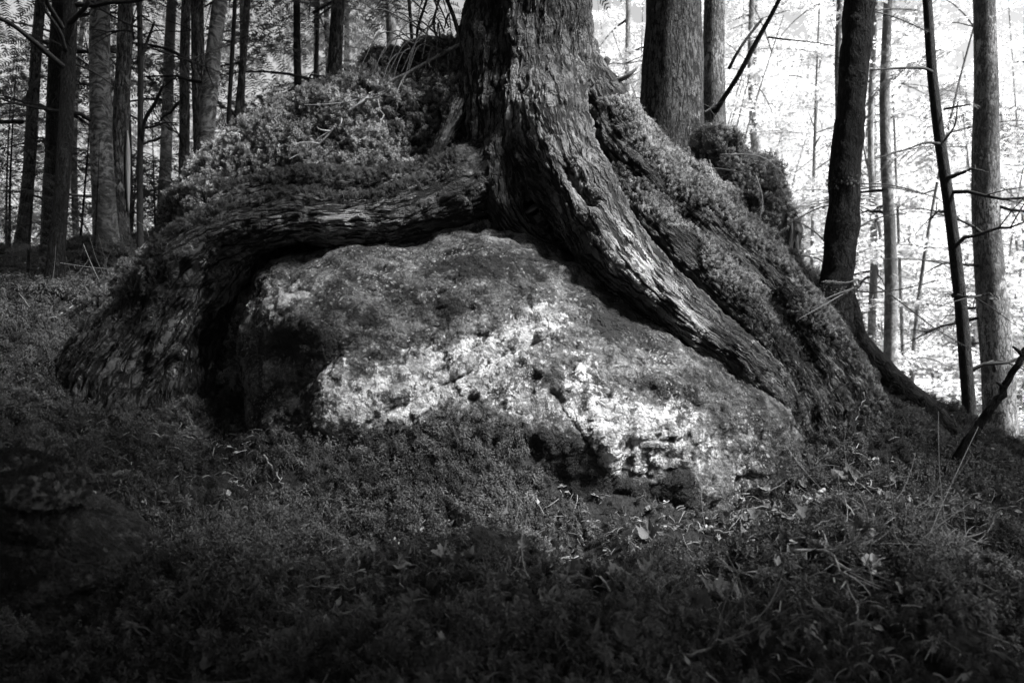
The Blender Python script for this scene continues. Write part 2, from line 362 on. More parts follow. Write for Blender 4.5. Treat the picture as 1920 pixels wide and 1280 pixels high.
def scatter_group(name, coll, smin, smax, tilt, up):
    g = bpy.data.node_groups.new(name, 'GeometryNodeTree')
    g.interface.new_socket('Geometry', in_out='INPUT', socket_type='NodeSocketGeometry'); g.interface.new_socket('Geometry', in_out='OUTPUT', socket_type='NodeSocketGeometry')
    N = lambda t, **k: [x := g.nodes.new(t), [setattr(x, a, b) for a, b in k.items()]][0]
    Lk = g.links.new; gi = N('NodeGroupInput'); go = N('NodeGroupOutput')
    ci = N('GeometryNodeCollectionInfo'); ci.inputs['Collection'].default_value = coll; ci.inputs['Separate Children'].default_value = True; ci.inputs['Reset Children'].default_value = True
    ip = N('GeometryNodeInstanceOnPoints'); ip.inputs['Pick Instance'].default_value = True
    Lk(gi.outputs[0], ip.inputs['Points']); Lk(ci.outputs[0], ip.inputs['Instance'])
    na = N('GeometryNodeInputNamedAttribute', data_type='FLOAT_VECTOR'); na.inputs['Name'].default_value = 'nrm'
    # axis: surface normal pulled upwards plus random tilt
    vm = N('ShaderNodeVectorMath', operation='ADD'); Lk(na.outputs[0], vm.inputs[0])
    rv = N('FunctionNodeRandomValue', data_type='FLOAT_VECTOR'); rv.inputs[0].default_value = (-tilt, -tilt, up - tilt); rv.inputs[1].default_value = (tilt, tilt, up + tilt)
    Lk(rv.outputs[0], vm.inputs[1])
    al = N('FunctionNodeAlignRotationToVector', axis='Z'); Lk(vm.outputs[0], al.inputs['Vector'])
    rz = N('FunctionNodeRandomValue', data_type='FLOAT_VECTOR'); rz.inputs[0].default_value = (0, 0, 0); rz.inputs[1].default_value = (0, 0, 6.28)
    rr = N('FunctionNodeRotateRotation', rotation_space='LOCAL'); Lk(al.outputs[0], rr.inputs[0]); Lk(rz.outputs[0], rr.inputs[1]); Lk(rr.outputs[0], ip.inputs['Rotation'])
    rs = N('FunctionNodeRandomValue', data_type='FLOAT'); rs.inputs[2].default_value = smin; rs.inputs[3].default_value = smax
    nz = N('GeometryNodeInputNamedAttribute', data_type='FLOAT'); nz.inputs['Name'].default_value = 'msize'
    m2 = N('ShaderNodeMath', operation='MULTIPLY'); Lk(rs.outputs[1], m2.inputs[0]); Lk(nz.outputs[0], m2.inputs[1]); Lk(m2.outputs[0], ip.inputs['Scale'])
    Lk(ip.outputs[0], go.inputs[0]); return g
_sc = [0]
def scatter(name, me, dens, coll, density, smin=.7, smax=1.3, tilt=.5, up=.3, parent=None, msize=None, loc=None):
    """moss growing on the surface me where dens (0..1 per vertex, times density per square metre) allows it: one root point per shoot"""
    _sc[0] += 1; r = np.random.default_rng(5000 + _sc[0])
    V = coords(me); Nn = normals(me); me.calc_loop_triangles(); T = np.empty(len(me.loop_triangles) * 3, np.int32); me.loop_triangles.foreach_get('vertices', T); T = T.reshape(-1, 3)
    dens = np.clip(np.asarray(dens, float), 0, 1); msz = np.ones(len(V)) if msize is None else msize
    A = .5 * np.linalg.norm(np.cross(V[T[:, 1]] - V[T[:, 0]], V[T[:, 2]] - V[T[:, 0]]), axis=1)
    ti = np.repeat(np.arange(len(T)), r.poisson(A * dens[T].mean(1) * density)); n = len(ti)
    a, b = r.random(n), r.random(n); f = a + b > 1; a[f] = 1 - a[f]; b[f] = 1 - b[f]; c = 1 - a - b
    bl = lambda X: X[T[ti, 0]] * (c[:, None] if X.ndim > 1 else c) + X[T[ti, 1]] * (a[:, None] if X.ndim > 1 else a) + X[T[ti, 2]] * (b[:, None] if X.ndim > 1 else b)
    pm = bpy.data.meshes.new(name); pm.vertices.add(n); pm.vertices.foreach_set('co', bl(V).astype(np.float32).ravel())
    attr(pm, 'nrm', bl(Nn)); attr(pm, 'msize', bl(msz)); pm.update()
    pm.materials.append(coll.objects[0].data.materials[0])
    o = bpy.data.objects.new(name, pm); C.objects.link(o); o['kind'] = 'stuff'
    if parent: o.parent = parent
    if loc is not None: o.location = loc
    md = o.modifiers.new('scatter', 'NODES'); md.node_group = scatter_group(name, coll, smin, smax, tilt, up)
    return o

V, F = sheet(np.arange(-5.4, 3.9, .05), np.arange(.9, 8.5, .05))
mm = grid_mesh('moss_bed', V, F)
gx, gy = proj(V)
cover = np.clip(.62 + .55 * fbm(V, 1.7, 3, 20), .05, 1)
falloff = np.clip(1.35 - V[:, 1] / 6.5, .35, 1) * ((gx > -120) & (gx < 2050))
# twig litter and leaf litter takes over from moss on the right bank
litter = np.exp(-(((gx - 1650) / 330) ** 2 + ((gy - 960) / 130) ** 2)); cover2 = cover * (1 - .55 * litter)
ms = .75 + .5 * (noise(V, 3.1, 31) > .1) + .25 * noise(V, 1.1, 33)
tag(scatter('ground_moss', mm, cover2 * falloff * np.clip(.95 + 2.2 * fbm(V, 2.6, 3, 44), .06, 1), SPR['feather'], 7000, .7, 1.5, .55, .35, msize=np.clip(ms * (1 + .7 * fbm(V, 2.7, 2, 46)), .35, 2.3)), 'feathery moss carpet covering the forest floor before the boulder', 'moss')
tag(scatter('tall_moss', mm, np.clip(fbm(V, 1.3, 3, 50) * 1.6, 0, 1) * falloff, SPR['long'], 2600, .8, 1.6, .6, .4), 'taller star-like moss tufts standing out of the carpet', 'moss')
open_ = np.clip(1.1 + 1.6 * fbm(V, 2.1, 3, 44), 0, 1)                                 # bare patches of humus between the cushions
LIT = bpy.data.collections.new('litter_bits')
for i in range(8):
    r_l = np.random.default_rng(600 + i); m = MB(); l = r_l.uniform(.012, .05)
    u = np.linspace(-.5, .5, 4)[:, None]; m.tube(np.c_[u * l, .15 * l * np.sin(u * 3 + i), .004 + .1 * l * np.cos(u * 4)], r_l.uniform(.0005, .0013), 3, False)
    if i > 5: m.add(np.array(((0, 0, .004), (.006, .005, .008), (.016, 0, .006), (.006, -.005, .005))), [(0, 1, 2, 3)])
    me_ = bpy.data.meshes.new('litter_bit'); me_.from_pydata(np.concatenate(m.v), [], m.f); me_.materials.append(M[('twig', 'twig_pale', 'dead_leaf')[i % 3]]); LIT.objects.link(bpy.data.objects.new('litter_bit', me_))
V[:, 2] += .018; mm_l = grid_mesh('litter', V, F); V[:, 2] -= .018
tag(scatter('needle_litter', mm_l, falloff * np.clip(.3 + .6 * fbm(V, 2.4, 2, 47) + .8 * litter, 0, 1), LIT, 1900, .6, 1.8, .9, .3), 'dry needles and twig crumbs sprinkled over the moss', 'litter')
tag(scatter('dark_moss', mm, cover2 * falloff, SPR['featherdark'], 3000, .6, 1.2, .6, .2), 'low dark moss filling the gaps of the carpet', 'moss')

# ------------------------------------------------------------------ lumps: boulder, mound, small stones
def lump(name, outline, Yc, front, back, p=2.4, center=None, nth=220, nph=90):
    O = np.array([at(a, b, Yc) for a, b in outline]); c = O.mean(0) if center is None else at(*center, Yc)
    ang = np.arctan2(O[:, 2] - c[2], O[:, 0] - c[0]); R = np.hypot(O[:, 2] - c[2], O[:, 0] - c[0]); k = np.argsort(ang); ang, R = ang[k], R[k]
    th = np.linspace(-pi, pi, nth, endpoint=False); Rt = np.interp(th, np.r_[ang[-1] - 2 * pi, ang, ang[0] + 2 * pi], np.r_[R[-1], R, R[0]])
    ph = np.linspace(-pi / 2, pi / 2, nph); V = []; F = []
    for q in ph[1:-1]:
        t = sin(q); rad = (1 - abs(t) ** p) ** (1 / p); D = front if t > 0 else back
        V.append(np.c_[c[0] + np.cos(th) * Rt * rad, np.full(nth, Yc - D * t), c[2] + np.sin(th) * Rt * rad])
    V = np.concatenate(V); n = nph - 2
    for i in range(n - 1):
        for j in range(nth): F.append((i * nth + j, (i + 1) * nth + j, (i + 1) * nth + (j + 1) % nth, i * nth + (j + 1) % nth))
    F.append(tuple(range(nth - 1, -1, -1))[::-1]); F.append(tuple(range((n - 1) * nth, n * nth))[::-1])
    me = bpy.data.meshes.new(name); me.from_pydata(V, [], F); return me

# boulder
out = [(455,650),(465,560),(515,485),(640,450),(770,438),(900,425),(1000,435),(1090,495),(1180,568),(1290,632),(1390,676),(1448,755),(1475,870),(1480,1000),(1300,1060),(1000,1080),(700,1000),(560,880),(500,790)]
bm = remesh(lump('boulder', out, 3.45, .54, .6, 2.55, (960, 760)), .0092)
Vb = coords(bm); Nb = normals(bm); bx, by = proj(Vb)
frontm = np.clip(-Nb[:, 1] * 1.5, 0, 1)
def blob(x, y, sx, sy, px=None, py=None, rot=0.):
    px = bx if px is None else px; py = by if py is None else py
    c, s = cos(radians(rot)), sin(radians(rot)); u = (px - x) * c + (py - y) * s; v = -(px - x) * s + (py - y) * c
    return np.exp(-((u / sx) ** 2 + (v / sy) ** 2))
Vb[:, 1] += .2 * np.clip((Vb[:, 2] - .95) / .6, -.2, 1.2)                 # the face leans back towards the top
d = .04 * fbm(Vb, 1.6, 3, 60) + .025 * np.abs(fbm(Vb * (1, 1, 1.8), 4.2, 3, 61)) + .012 * fbm(Vb, 11, 3, 62)
q_ = fbm(Vb * (1, 1, 1.7) + .15 * np.c_[noise(Vb, 3, 63), noise(Vb, 3, 64), noise(Vb, 3, 65)], 1.7, 3, 66) * 4.5; fq = q_ - np.floor(q_)
d += .011 * (np.floor(q_) + np.clip((fq - .75) * 4, 0, 1)) / 3           # broken ledges and fracture steps
d -= .025 * blob(540, 720, 75, 70) * frontm                  # undercut below the left block
d -= .05 * blob(640, 655, 120, 9, rot=-45) * frontm          # crack running up to the right
d += .05 * blob(560, 580, 80, 55) * frontm
d += .05 * blob(760, 730, 190, 40, rot=-14) * frontm
d -= .04 * blob(900, 690, 200, 12, rot=-25) * frontm
d -= .015 * blob(1190, 735, 140, 14, rot=12) * frontm
d += .04 * blob(1140, 800, 110, 60) * frontm
d -= .02 * blob(1080, 800, 80, 9, rot=55) * frontm
Vb = Vb + Nb * d[:, None]; setco(bm, Vb); bx, by = proj(Vb)
LB = [(780,745,130,38,1.1,-14),(800,690,90,50,.75,-10),(900,670,110,50,.8,-20),(1020,598,38,30,1.25,0),(960,640,90,32,.9,-35),(1135,790,95,55,.95,15),(1150,870,60,35,.75,0),(690,745,60,50,.65,0),
      (540,565,45,38,.9,0),(625,695,38,42,.75,0),(1320,840,70,60,.5,0),(1200,690,60,25,.55,-15),(975,765,45,35,.8,0),(1090,690,40,50,.65,0),(720,500,40,30,.35,0),(600,530,40,30,.4,0),(860,520,70,40,.3,0),(480,600,30,60,.4,0),(700,560,60,40,.3,0),(1240,780,60,40,.6,0),(1400,890,40,50,.4,0),(1270,860,60,50,.5,0),(620,760,40,30,.55,0)]
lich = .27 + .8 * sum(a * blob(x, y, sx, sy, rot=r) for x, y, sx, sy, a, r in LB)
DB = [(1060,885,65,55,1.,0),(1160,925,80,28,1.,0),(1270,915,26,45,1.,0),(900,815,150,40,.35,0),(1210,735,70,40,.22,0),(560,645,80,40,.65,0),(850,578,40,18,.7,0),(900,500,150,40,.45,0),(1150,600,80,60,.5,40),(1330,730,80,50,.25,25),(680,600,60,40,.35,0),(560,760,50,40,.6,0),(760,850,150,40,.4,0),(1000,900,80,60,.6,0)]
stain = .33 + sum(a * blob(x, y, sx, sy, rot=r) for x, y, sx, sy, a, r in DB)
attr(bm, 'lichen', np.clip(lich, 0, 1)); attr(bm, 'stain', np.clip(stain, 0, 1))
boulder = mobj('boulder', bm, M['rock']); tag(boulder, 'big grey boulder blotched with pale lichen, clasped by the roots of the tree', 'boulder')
md = np.clip(1.2 * (blob(880, 830, 170, 48) + blob(700, 850, 200, 40) + blob(980, 900, 90, 60) + blob(1060, 880, 55, 45) + blob(1180, 935, 110, 22) + blob(1270, 920, 25, 40) + .5 * blob(560, 660, 60, 30)) + .5 * fbm(Vb, 6, 3, 70) - .25, 0, 1)
scatter('moss', bm, md * frontm, SPR['short'], 16000, .7, 1.4, .5, .5, parent=boulder)
md2 = np.clip(1.2 * (blob(820, 840, 170, 36) + blob(640, 850, 150, 36) + blob(960, 920, 80, 50)) + .5 * fbm(Vb, 6, 3, 71) - .3, 0, 1)
scatter('moss', bm, md2 * frontm, SPR['feather'], 7000, .5, 1., .5, .5, parent=boulder)

# the mossy hump behind the boulder
out = [(140,650),(215,550),(275,475),(335,395),(405,300),(470,232),(560,180),(660,150),(760,122),(850,95),(980,130),(1100,190),(1200,270),(1300,330),(1400,420),(1480,500),(1560,620),(1650,700),(1600,900),(960,950),(300,900)]
hm = remesh(lump('moss_mound', out, 4.0, .5, .9, 2.2, (900, 640)), .018)
Vh = coords(hm); Nh = normals(hm); hx, hy = proj(Vh)
left_h = np.clip((900 - hx) / 120, 0, 1)
dh = .05 * fbm(Vh, 2.6, 3, 80) + .035 * noise(Vh, 8, 81) + .03 * noise(Vh, 19, 83)
dh -= .09 * blob(785, 270, 55, 60, hx, hy)                   # dark pocket beside the trunk
Vh = Vh + Nh * dh[:, None]; setco(hm, Vh)
mound = mobj('moss_mound', hm, M['soil']); tag(mound, 'hump of soil thickly clad in moss, rising behind the boulder and tree base', 'mound')
dm = np.clip(.9 + .5 * fbm(Vh, 4, 2, 82), 0, 1) * (Nh[:, 1] < .45) * (hx > 60) * (hx < 1720)
dm *= 1 - .8 * blob(765, 250, 60, 75, hx, hy)
hs = np.clip(.55 + (hx - 250) / 250, .55, 1); dm *= np.where(hx < 340, .7, 1)
scatter('moss', hm, dm, SPR['featherskylit'], 6000, .8, 1.8, .5, .6, parent=mound, msize=hs)
scatter('moss', hm, dm, SPR['feather'], 4000, .8, 1.5, .5, .3, parent=mound)

# ------------------------------------------------------------------ trees with roots: tubes fused into one skin
def rooted(name, tubes, voxel, mat, smooth=6, nseg=40, sides=26, seed=0, lumpy=.06):
    m = MB(); CL = []
    for i, rows in enumerate(tubes):
        P, r = pxpath(rows, nseg); m.tube(P, r, sides, True, seed + i, lumpy); CL.append((P, r))
    me = bpy.data.meshes.new(name); me.from_pydata(np.concatenate(m.v), [], m.f)
    me = remesh(me, voxel); smooth_mesh(me, smooth)
    V = coords(me); best = np.full(len(V), 1e9); co = np.zeros((len(V), 3)); which = np.zeros(len(V), int)
    for i, (P, r) in enumerate(CL):
        T = np.gradient(P, axis=0); T /= np.linalg.norm(T, axis=1)[:, None]; Ls = np.r_[0, np.cumsum(np.linalg.norm(np.diff(P, axis=0), axis=1))]
        D = ((V[:, None, :] - P[None, :, :]) ** 2).sum(2) if len(V) * len(P) < 4e7 else None
        j = D.argmin(1) if D is not None else np.concatenate([((V[a:a + 40000, None, :] - P[None]) ** 2).sum(2).argmin(1) for a in range(0, len(V), 40000)])
        dv = V - P[j]; t = T[j]; sl = (dv * t).sum(1); q = dv - sl[:, None] * t; dist = np.linalg.norm(q, axis=1) - r[j]
        ref = np.array((0, -1., 0)); a = ref - t * (t @ ref)[:, None]; a /= np.linalg.norm(a, axis=1)[:, None] + 1e-9; b = np.cross(t, a)
        ang = np.arctan2((q * b).sum(1), (q * a).sum(1)); cc = np.c_[ang * max(.1, r.mean() * 1.1), Ls[j] + sl, np.full(len(V), i * .37)]
        dist = dist + 6 * np.maximum(np.abs(sl) - .03, 0)
        s = dist < best; best[s] = dist[s]; co[s] = cc[s]; which[s] = i
    attr(me, 'barkco', co)
    return me, V, which

TT = [
 [(1000,-420,3.75,.29),(996,-200,3.75,.295),(993,0,3.75,.302),(991,100,3.75,.303),(988,200,3.74,.315),(988,270,3.72,.325),(988,340,3.72,.30),(990,440,3.75,.2)],
 [(1000,0,3.82,.12),(1012,110,3.66,.18),(1022,200,3.57,.2),(1038,285,3.48,.19),(1078,372,3.38,.182),(1135,455,3.29,.168),(1207,535,3.24,.15),(1290,607,3.23,.132),(1370,668,3.28,.112),(1440,745,3.34,.11),(1520,900,3.4,.12)],
 [(1060,60,3.85,.1),(1085,150,3.78,.16),(1112,220,3.73,.175),(1155,285,3.70,.18),(1220,355,3.66,.185),(1310,435,3.62,.185),(1400,520,3.60,.175),(1480,600,3.58,.165),(1550,700,3.55,.165),(1620,870,3.5,.18)],
 [(1110,280,3.7,.05),(1140,340,3.62,.11),(1205,415,3.56,.14),(1295,500,3.52,.15),(1385,590,3.49,.15),(1460,685,3.47,.14),(1520,800,3.42,.13),(1570,930,3.4,.14)],
 [(925,170,3.75,.08),(930,250,3.58,.11),(942,330,3.5,.10),(962,400,3.46,.075),(1010,450,3.46,.05),(1060,490,3.48,.03)],
 [(960,240,3.75,.12),(890,340,3.56,.16),(780,395,3.45,.12),(655,408,3.37,.112),(545,410,3.36,.112),(455,430,3.36,.125),(385,475,3.36,.145),(325,545,3.34,.155),(272,630,3.3,.15),(215,720,3.27,.15),(160,860,3.25,.16)],
 [(520,415,3.48,.07),(440,465,3.46,.11),(390,545,3.47,.11),(352,640,3.47,.115),(320,760,3.44,.13),(300,880,3.44,.13)],
 [(350,480,3.5,.09),(270,575,3.46,.115),(195,660,3.42,.12),(110,800,3.4,.13)],
 [(880,120,3.72,.03),(862,200,3.63,.045),(830,265,3.57,.04),(795,325,3.54,.035),(768,385,3.52,.03)],
 [(810,340,3.6,.08),(700,365,3.52,.11),(600,368,3.5,.11),(500,375,3.5,.1),(420,405,3.5,.09)],
]
tm, Vt, wt = rooted('trunk', TT, .0085, M['bark_main'], 8)
Nt = normals(tm); txp, typ = proj(Vt)
# flutes and hollows
dt = .022 * fbm(Vt * (1, 1, .6), 5, 3, 90) + .02 * noise(Vt * (1.6, 1.6, .35), 3.2, 95) + .008 * noise(Vt, 22, 96)
def seg_dist(px, py, pts):
    dmin = np.full(len(px), 1e9)
    for (x0, y0), (x1, y1) in zip(pts[:-1], pts[1:]):
        L2 = (x1 - x0) ** 2 + (y1 - y0) ** 2; t = np.clip(((px - x0) * (x1 - x0) + (py - y0) * (y1 - y0)) / L2, 0, 1)
        dmin = np.minimum(dmin, np.hypot(px - x0 - t * (x1 - x0), py - y0 - t * (y1 - y0)))
    return dmin
frt = np.clip(-Nt[:, 1] * 2, 0, 1)
for pts, wd, dep in (([(1060,300),(1085,345),(1110,380)],12,.05),([(1150,395),(1240,485),(1340,570),(1440,680)],11,.025),([(990,300),(1005,370),(1030,440)],10,.03),([(930,0),(940,120),(905,250),(890,330)],16,.03),
                     ([(420,470),(390,540),(385,640),(395,730)],16,.05),([(345,500),(300,580),(255,680)],11,.04),([(300,520),(250,590),(180,690)],10,.03),([(1450,560),(1520,680),(1570,800)],12,.04),([(1080,60),(1095,180),(1120,290)],14,.03)):
    dt -= dep * np.exp(-(seg_dist(txp, typ, pts) / wd) ** 2) * frt
dt += .02 * np.exp(-(seg_dist(txp, typ, [(1062,298),(1080,320),(1092,345)]) / 7) ** 2) * frt
Vt = Vt + Nt * dt[:, None]; setco(tm, Vt)
tree = empty('rooted_tree', at(990, 430, 3.75), 'big rough-barked tree straddling the boulder with thick roots like an arch', 'tree')
TL = np.array(tree.location)
def shift(me, loc): setco(me, coords(me) - loc)
def child_mesh(name, me, mat, parent):
    o = mobj(name, me, mat, parent); o.matrix_parent_inverse = Matrix.Translation(-parent.location); return o
lit_bark = np.exp(-(seg_dist(txp, typ, [(985,150),(1010,230),(1045,300),(1095,370),(1160,450),(1230,530),(1310,600)]) / 42) ** 2) * np.isin(wt, (0, 1, 3)) + .9 * blob(660, 395, 90, 40, txp, typ) + .3 * blob(1090, 100, 60, 120, txp, typ)
attr(tm, 'pale_lit', np.clip(lit_bark, 0, 1))  # pale bark along the root; its highlight and the lit left-root patch are painted
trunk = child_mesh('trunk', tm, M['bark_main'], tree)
up = np.clip(Nt[:, 2] * 1.3 + .25 * fbm(Vt, 6, 2, 101), 0, 1)
mr = np.isin(wt, (2,)) * np.clip(up * 1.7 - .3 + .5 * noise(Vt, 5, 99), 0, 1) * (typ > 190) + np.isin(wt, (3,)) * np.clip(up * 1.2 - .35 + .5 * noise(Vt, 5, 98), 0, 1)
mr = mr * (1 - .9 * blob(1170, 400, 70, 40, txp, typ, 45))
ml = np.isin(wt, (5, 9, 7, 6, 8)) * np.clip(up * 1.2 - .42 + .6 * noise(Vt, 4, 97), 0, 1) * (txp < 860) * (1 - .95 * blob(660, 400, 110, 45, txp, typ))
def moss_on(me, dens, kind, d, lo, hi, par, **kw):
    o = scatter('moss', me, dens, SPR[kind], d, lo, hi, parent=par, **kw); o.matrix_parent_inverse = Matrix.Translation(-par.location); return o
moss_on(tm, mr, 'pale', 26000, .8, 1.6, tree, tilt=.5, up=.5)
moss_on(tm, mr * .6, 'feather', 6000, .5, .95, tree, tilt=.5, up=.2)
ml = ml * np.where(typ > 450, .55, 1) * np.where(typ > 560, .25, 1)
moss_on(tm, ml, 'short', 16000, .7, 1.3, tree, tilt=.5, up=.4)
moss_on(tm, np.clip(ml * np.clip(Nt[:, 2] * 2 - .4, 0, 1), 0, 1), 'feather', 8000, .5, 1., tree, tilt=.5, up=.4)
# thin moss wisps on lower mossy right roots
md_r = np.isin(wt, (2, 3, 1)) * (typ > 520) * np.clip(.5 + .7 * fbm(Vt, 5, 2, 103), 0, 1) * np.where(wt == 1, (typ > 690), 1.)
moss_on(tm, md_r, 'short', 9000, .7, 1.3, tree, tilt=.6, up=.2)

# slender dark tree on the shoulder
DT = [
 [(1640,-420,3.75,.06),(1625,-200,3.75,.065),(1611,0,3.75,.069),(1602,120,3.75,.068),(1592,250,3.75,.07),(1583,350,3.75,.072),(1577,450,3.75,.076),(1570,540,3.74,.08),(1565,620,3.72,.085),(1570,700,3.7,.08),(1590,800,3.66,.08)],
 [(1572,520,3.72,.06),(1552,590,3.68,.07),(1545,660,3.64,.07),(1562,740,3.6,.06),(1600,810,3.56,.06)],
 [(1582,560,3.76,.06),(1606,640,3.78,.06),(1650,690,3.78,.065),(1710,750,3.74,.07),(1790,825,3.7,.06)],
 [(1566,540,3.76,.06),(1530,590,3.76,.06),(1500,600,3.76,.06),(1460,590,3.76,.05)],
]
dmh, Vd, wd_ = rooted('trunk', DT, .0075, M['bark_dark'], 5, seed=20)
Nd = normals(dmh); Vd = Vd + Nd * (.008 * fbm(Vd, 9, 3, 110))[:, None]; setco(dmh, Vd); dxp, dyp = proj(Vd)
dark_tree = empty('slender_tree', at(1570, 700, 3.72), 'slender dark trunk with a moss ring, rooted on the shoulder of the roots', 'tree')
child_mesh('trunk', dmh, M['bark_dark'], dark_tree)
dd = np.clip((dyp - 480) / 200, .12, 1) * np.clip(.45 + .8 * fbm(Vd, 6, 2, 111), 0, 1)
moss_on(dmh, dd, 'short', 9000, .7, 1.4, dark_tree, tilt=.6, up=.2)
ring = np.exp(-((dyp - 342) / 7) ** 2) + .6 * np.exp(-((dyp - 545) / 8) ** 2)
moss_on(dmh, ring, 'pale', 9000, .5, .9, dark_tree, tilt=.6, up=.2)

# ------------------------------------------------------------------ conifer boughs and crowns
def bough(L, r, dens=1., droop=.35, nl=.026, nw=.0065, step=.014):
    """a flat hemlock bough along +x: twigs with two ranks of needles; returns verts, quads"""
    V = []; F = []
    ax = lambda t: np.array((L * t, 0, -droop * L * t * t))
    nt_ = int(L / .055 * dens)
    for i in range(nt_):
        t = .12 + .86 * i / max(nt_ - 1, 1); s = 1 if i % 2 else -1; tl = (.42 * L * (1 - t) + .07) * r.uniform(.6, 1.15); b = ax(t)
        a = s * r.uniform(.65, 1.05); d = np.array((cos(a), sin(a), r.uniform(-.35, .02)))
        n = max(3, int(tl / step)); side = np.cross(d, (0, 0, 1)); side /= np.linalg.norm(side)
        for j in range(n):
            u = (j + .5) / n; p = b + d * tl * u + np.array((0, 0, -.25 * tl * u * u))
            for q in (-1, 1):
                l = nl * r.uniform(.7, 1.15) * (1 - .4 * u); e = p + (side * q * .85 + d * .5) * l + np.array((0, 0, r.uniform(-.3, .2) * l)); wv = d * nw * .5
                k = len(V); V += [p - wv, p + wv, e + wv * .6, e - wv * .6]; F.append((k, k + 1, k + 2, k + 3))
    return np.array(V), np.array(F)
_r = np.random.default_rng(3)
BOUGHS = [bough(l, _r, 1.) for l in (.7, .9, 1.1, .8)]
BIG = [bough(l, _r, .8, .3, .05, .016, .021) for l in (1.2, 1.5, 1.0)]         # coarser, for far and overhead crowns
def place_boughs(specs, lib):
    Vs = []; Fs = []; n = 0
    for (p, az, el, sc, roll, which) in specs:
        V, F = lib[which % len(lib)]
        R = np.array(Matrix.Rotation(az, 3, 'Z') @ Matrix.Rotation(-el, 3, 'Y') @ Matrix.Rotation(roll, 3, 'X'))
        Vs.append((V * sc) @ R.T + p); Fs.append(F + n); n += len(V)
    return np.concatenate(Vs), np.concatenate(Fs)
def crown_mesh(name, z0, z1, r0, nb, lib, seed, mat, keep=None):
    r = np.random.default_rng(seed); sp = []
    for i in range(nb):
        t = (i + r.random()) / nb; z = z0 + (z1 - z0) * t; R = r0 * (1 - .75 * t) * r.uniform(.6, 1.15); az = i * 2.4 + r.uniform(-.5, .5)
        for f in (.0, .5):
            if f and R < .9: continue
            sp.append(((cos(az) * R * f, sin(az) * R * f, z - .12 * R * f), az + r.uniform(-.35, .35), r.uniform(-.3, .15), R * .62 * r.uniform(.8, 1.2) / .9, r.uniform(-.4, .4), int(r.integers(9))))
    V, F = place_boughs(sp, lib); me = grid_mesh(name, V, F); me.materials.append(M[mat]); return me
def limb_mesh(name, z0, z1, r0, n, seed, mat, rad=.02):
    r = np.random.default_rng(seed); m = MB()
    for i in range(n):
        t = (i + r.random()) / n; z = z0 + (z1 - z0) * t; R = r0 * (1 - .7 * t) * r.uniform(.6, 1.); az = i * 2.4 + r.uniform(-.4, .4); u = np.linspace(0, 1, 5)
        m.tube(np.c_[cos(az) * R * u, sin(az) * R * u, z + R * (.12 * u - .25 * u * u)], rad * (1 - .8 * u), 4, False, i)
    me = bpy.data.meshes.new(name); me.from_pydata(np.concatenate(m.v), [], m.f); attr(me, 'barkco', np.concatenate(m.uv)); me.materials.append(M[mat]); return me

CR = {}
for i in range(3):
    CR['full%d' % i] = (crown_mesh('crown', .9, 9, 2.1, 48, BIG, 30 + i, 'needles'), limb_mesh('limbs', .9, 9, 1.7, 18, 40 + i, 'twig_dark'))
    CR['high%d' % i] = (crown_mesh('crown', 4.2, 10, 2.3, 55, BIG, 50 + i, 'needles'), limb_mesh('limbs', 4.2, 10, 2.2, 16, 60 + i, 'twig_dark'))
    CR['top%d' % i] = (crown_mesh('crown', 7.5, 12, 2.2, 30, BIG, 90 + i, 'needles_pale'), limb_mesh('limbs', 7.5, 12, 2., 8, 95 + i, 'twig_dark'))
    CR['pale%d' % i] = (crown_mesh('crown', .8, 8, 1.7, 45, BIG, 70 + i, 'needles_pale'), limb_mesh('limbs', .8, 8, 1.3, 14, 80 + i, 'twig_dark'))

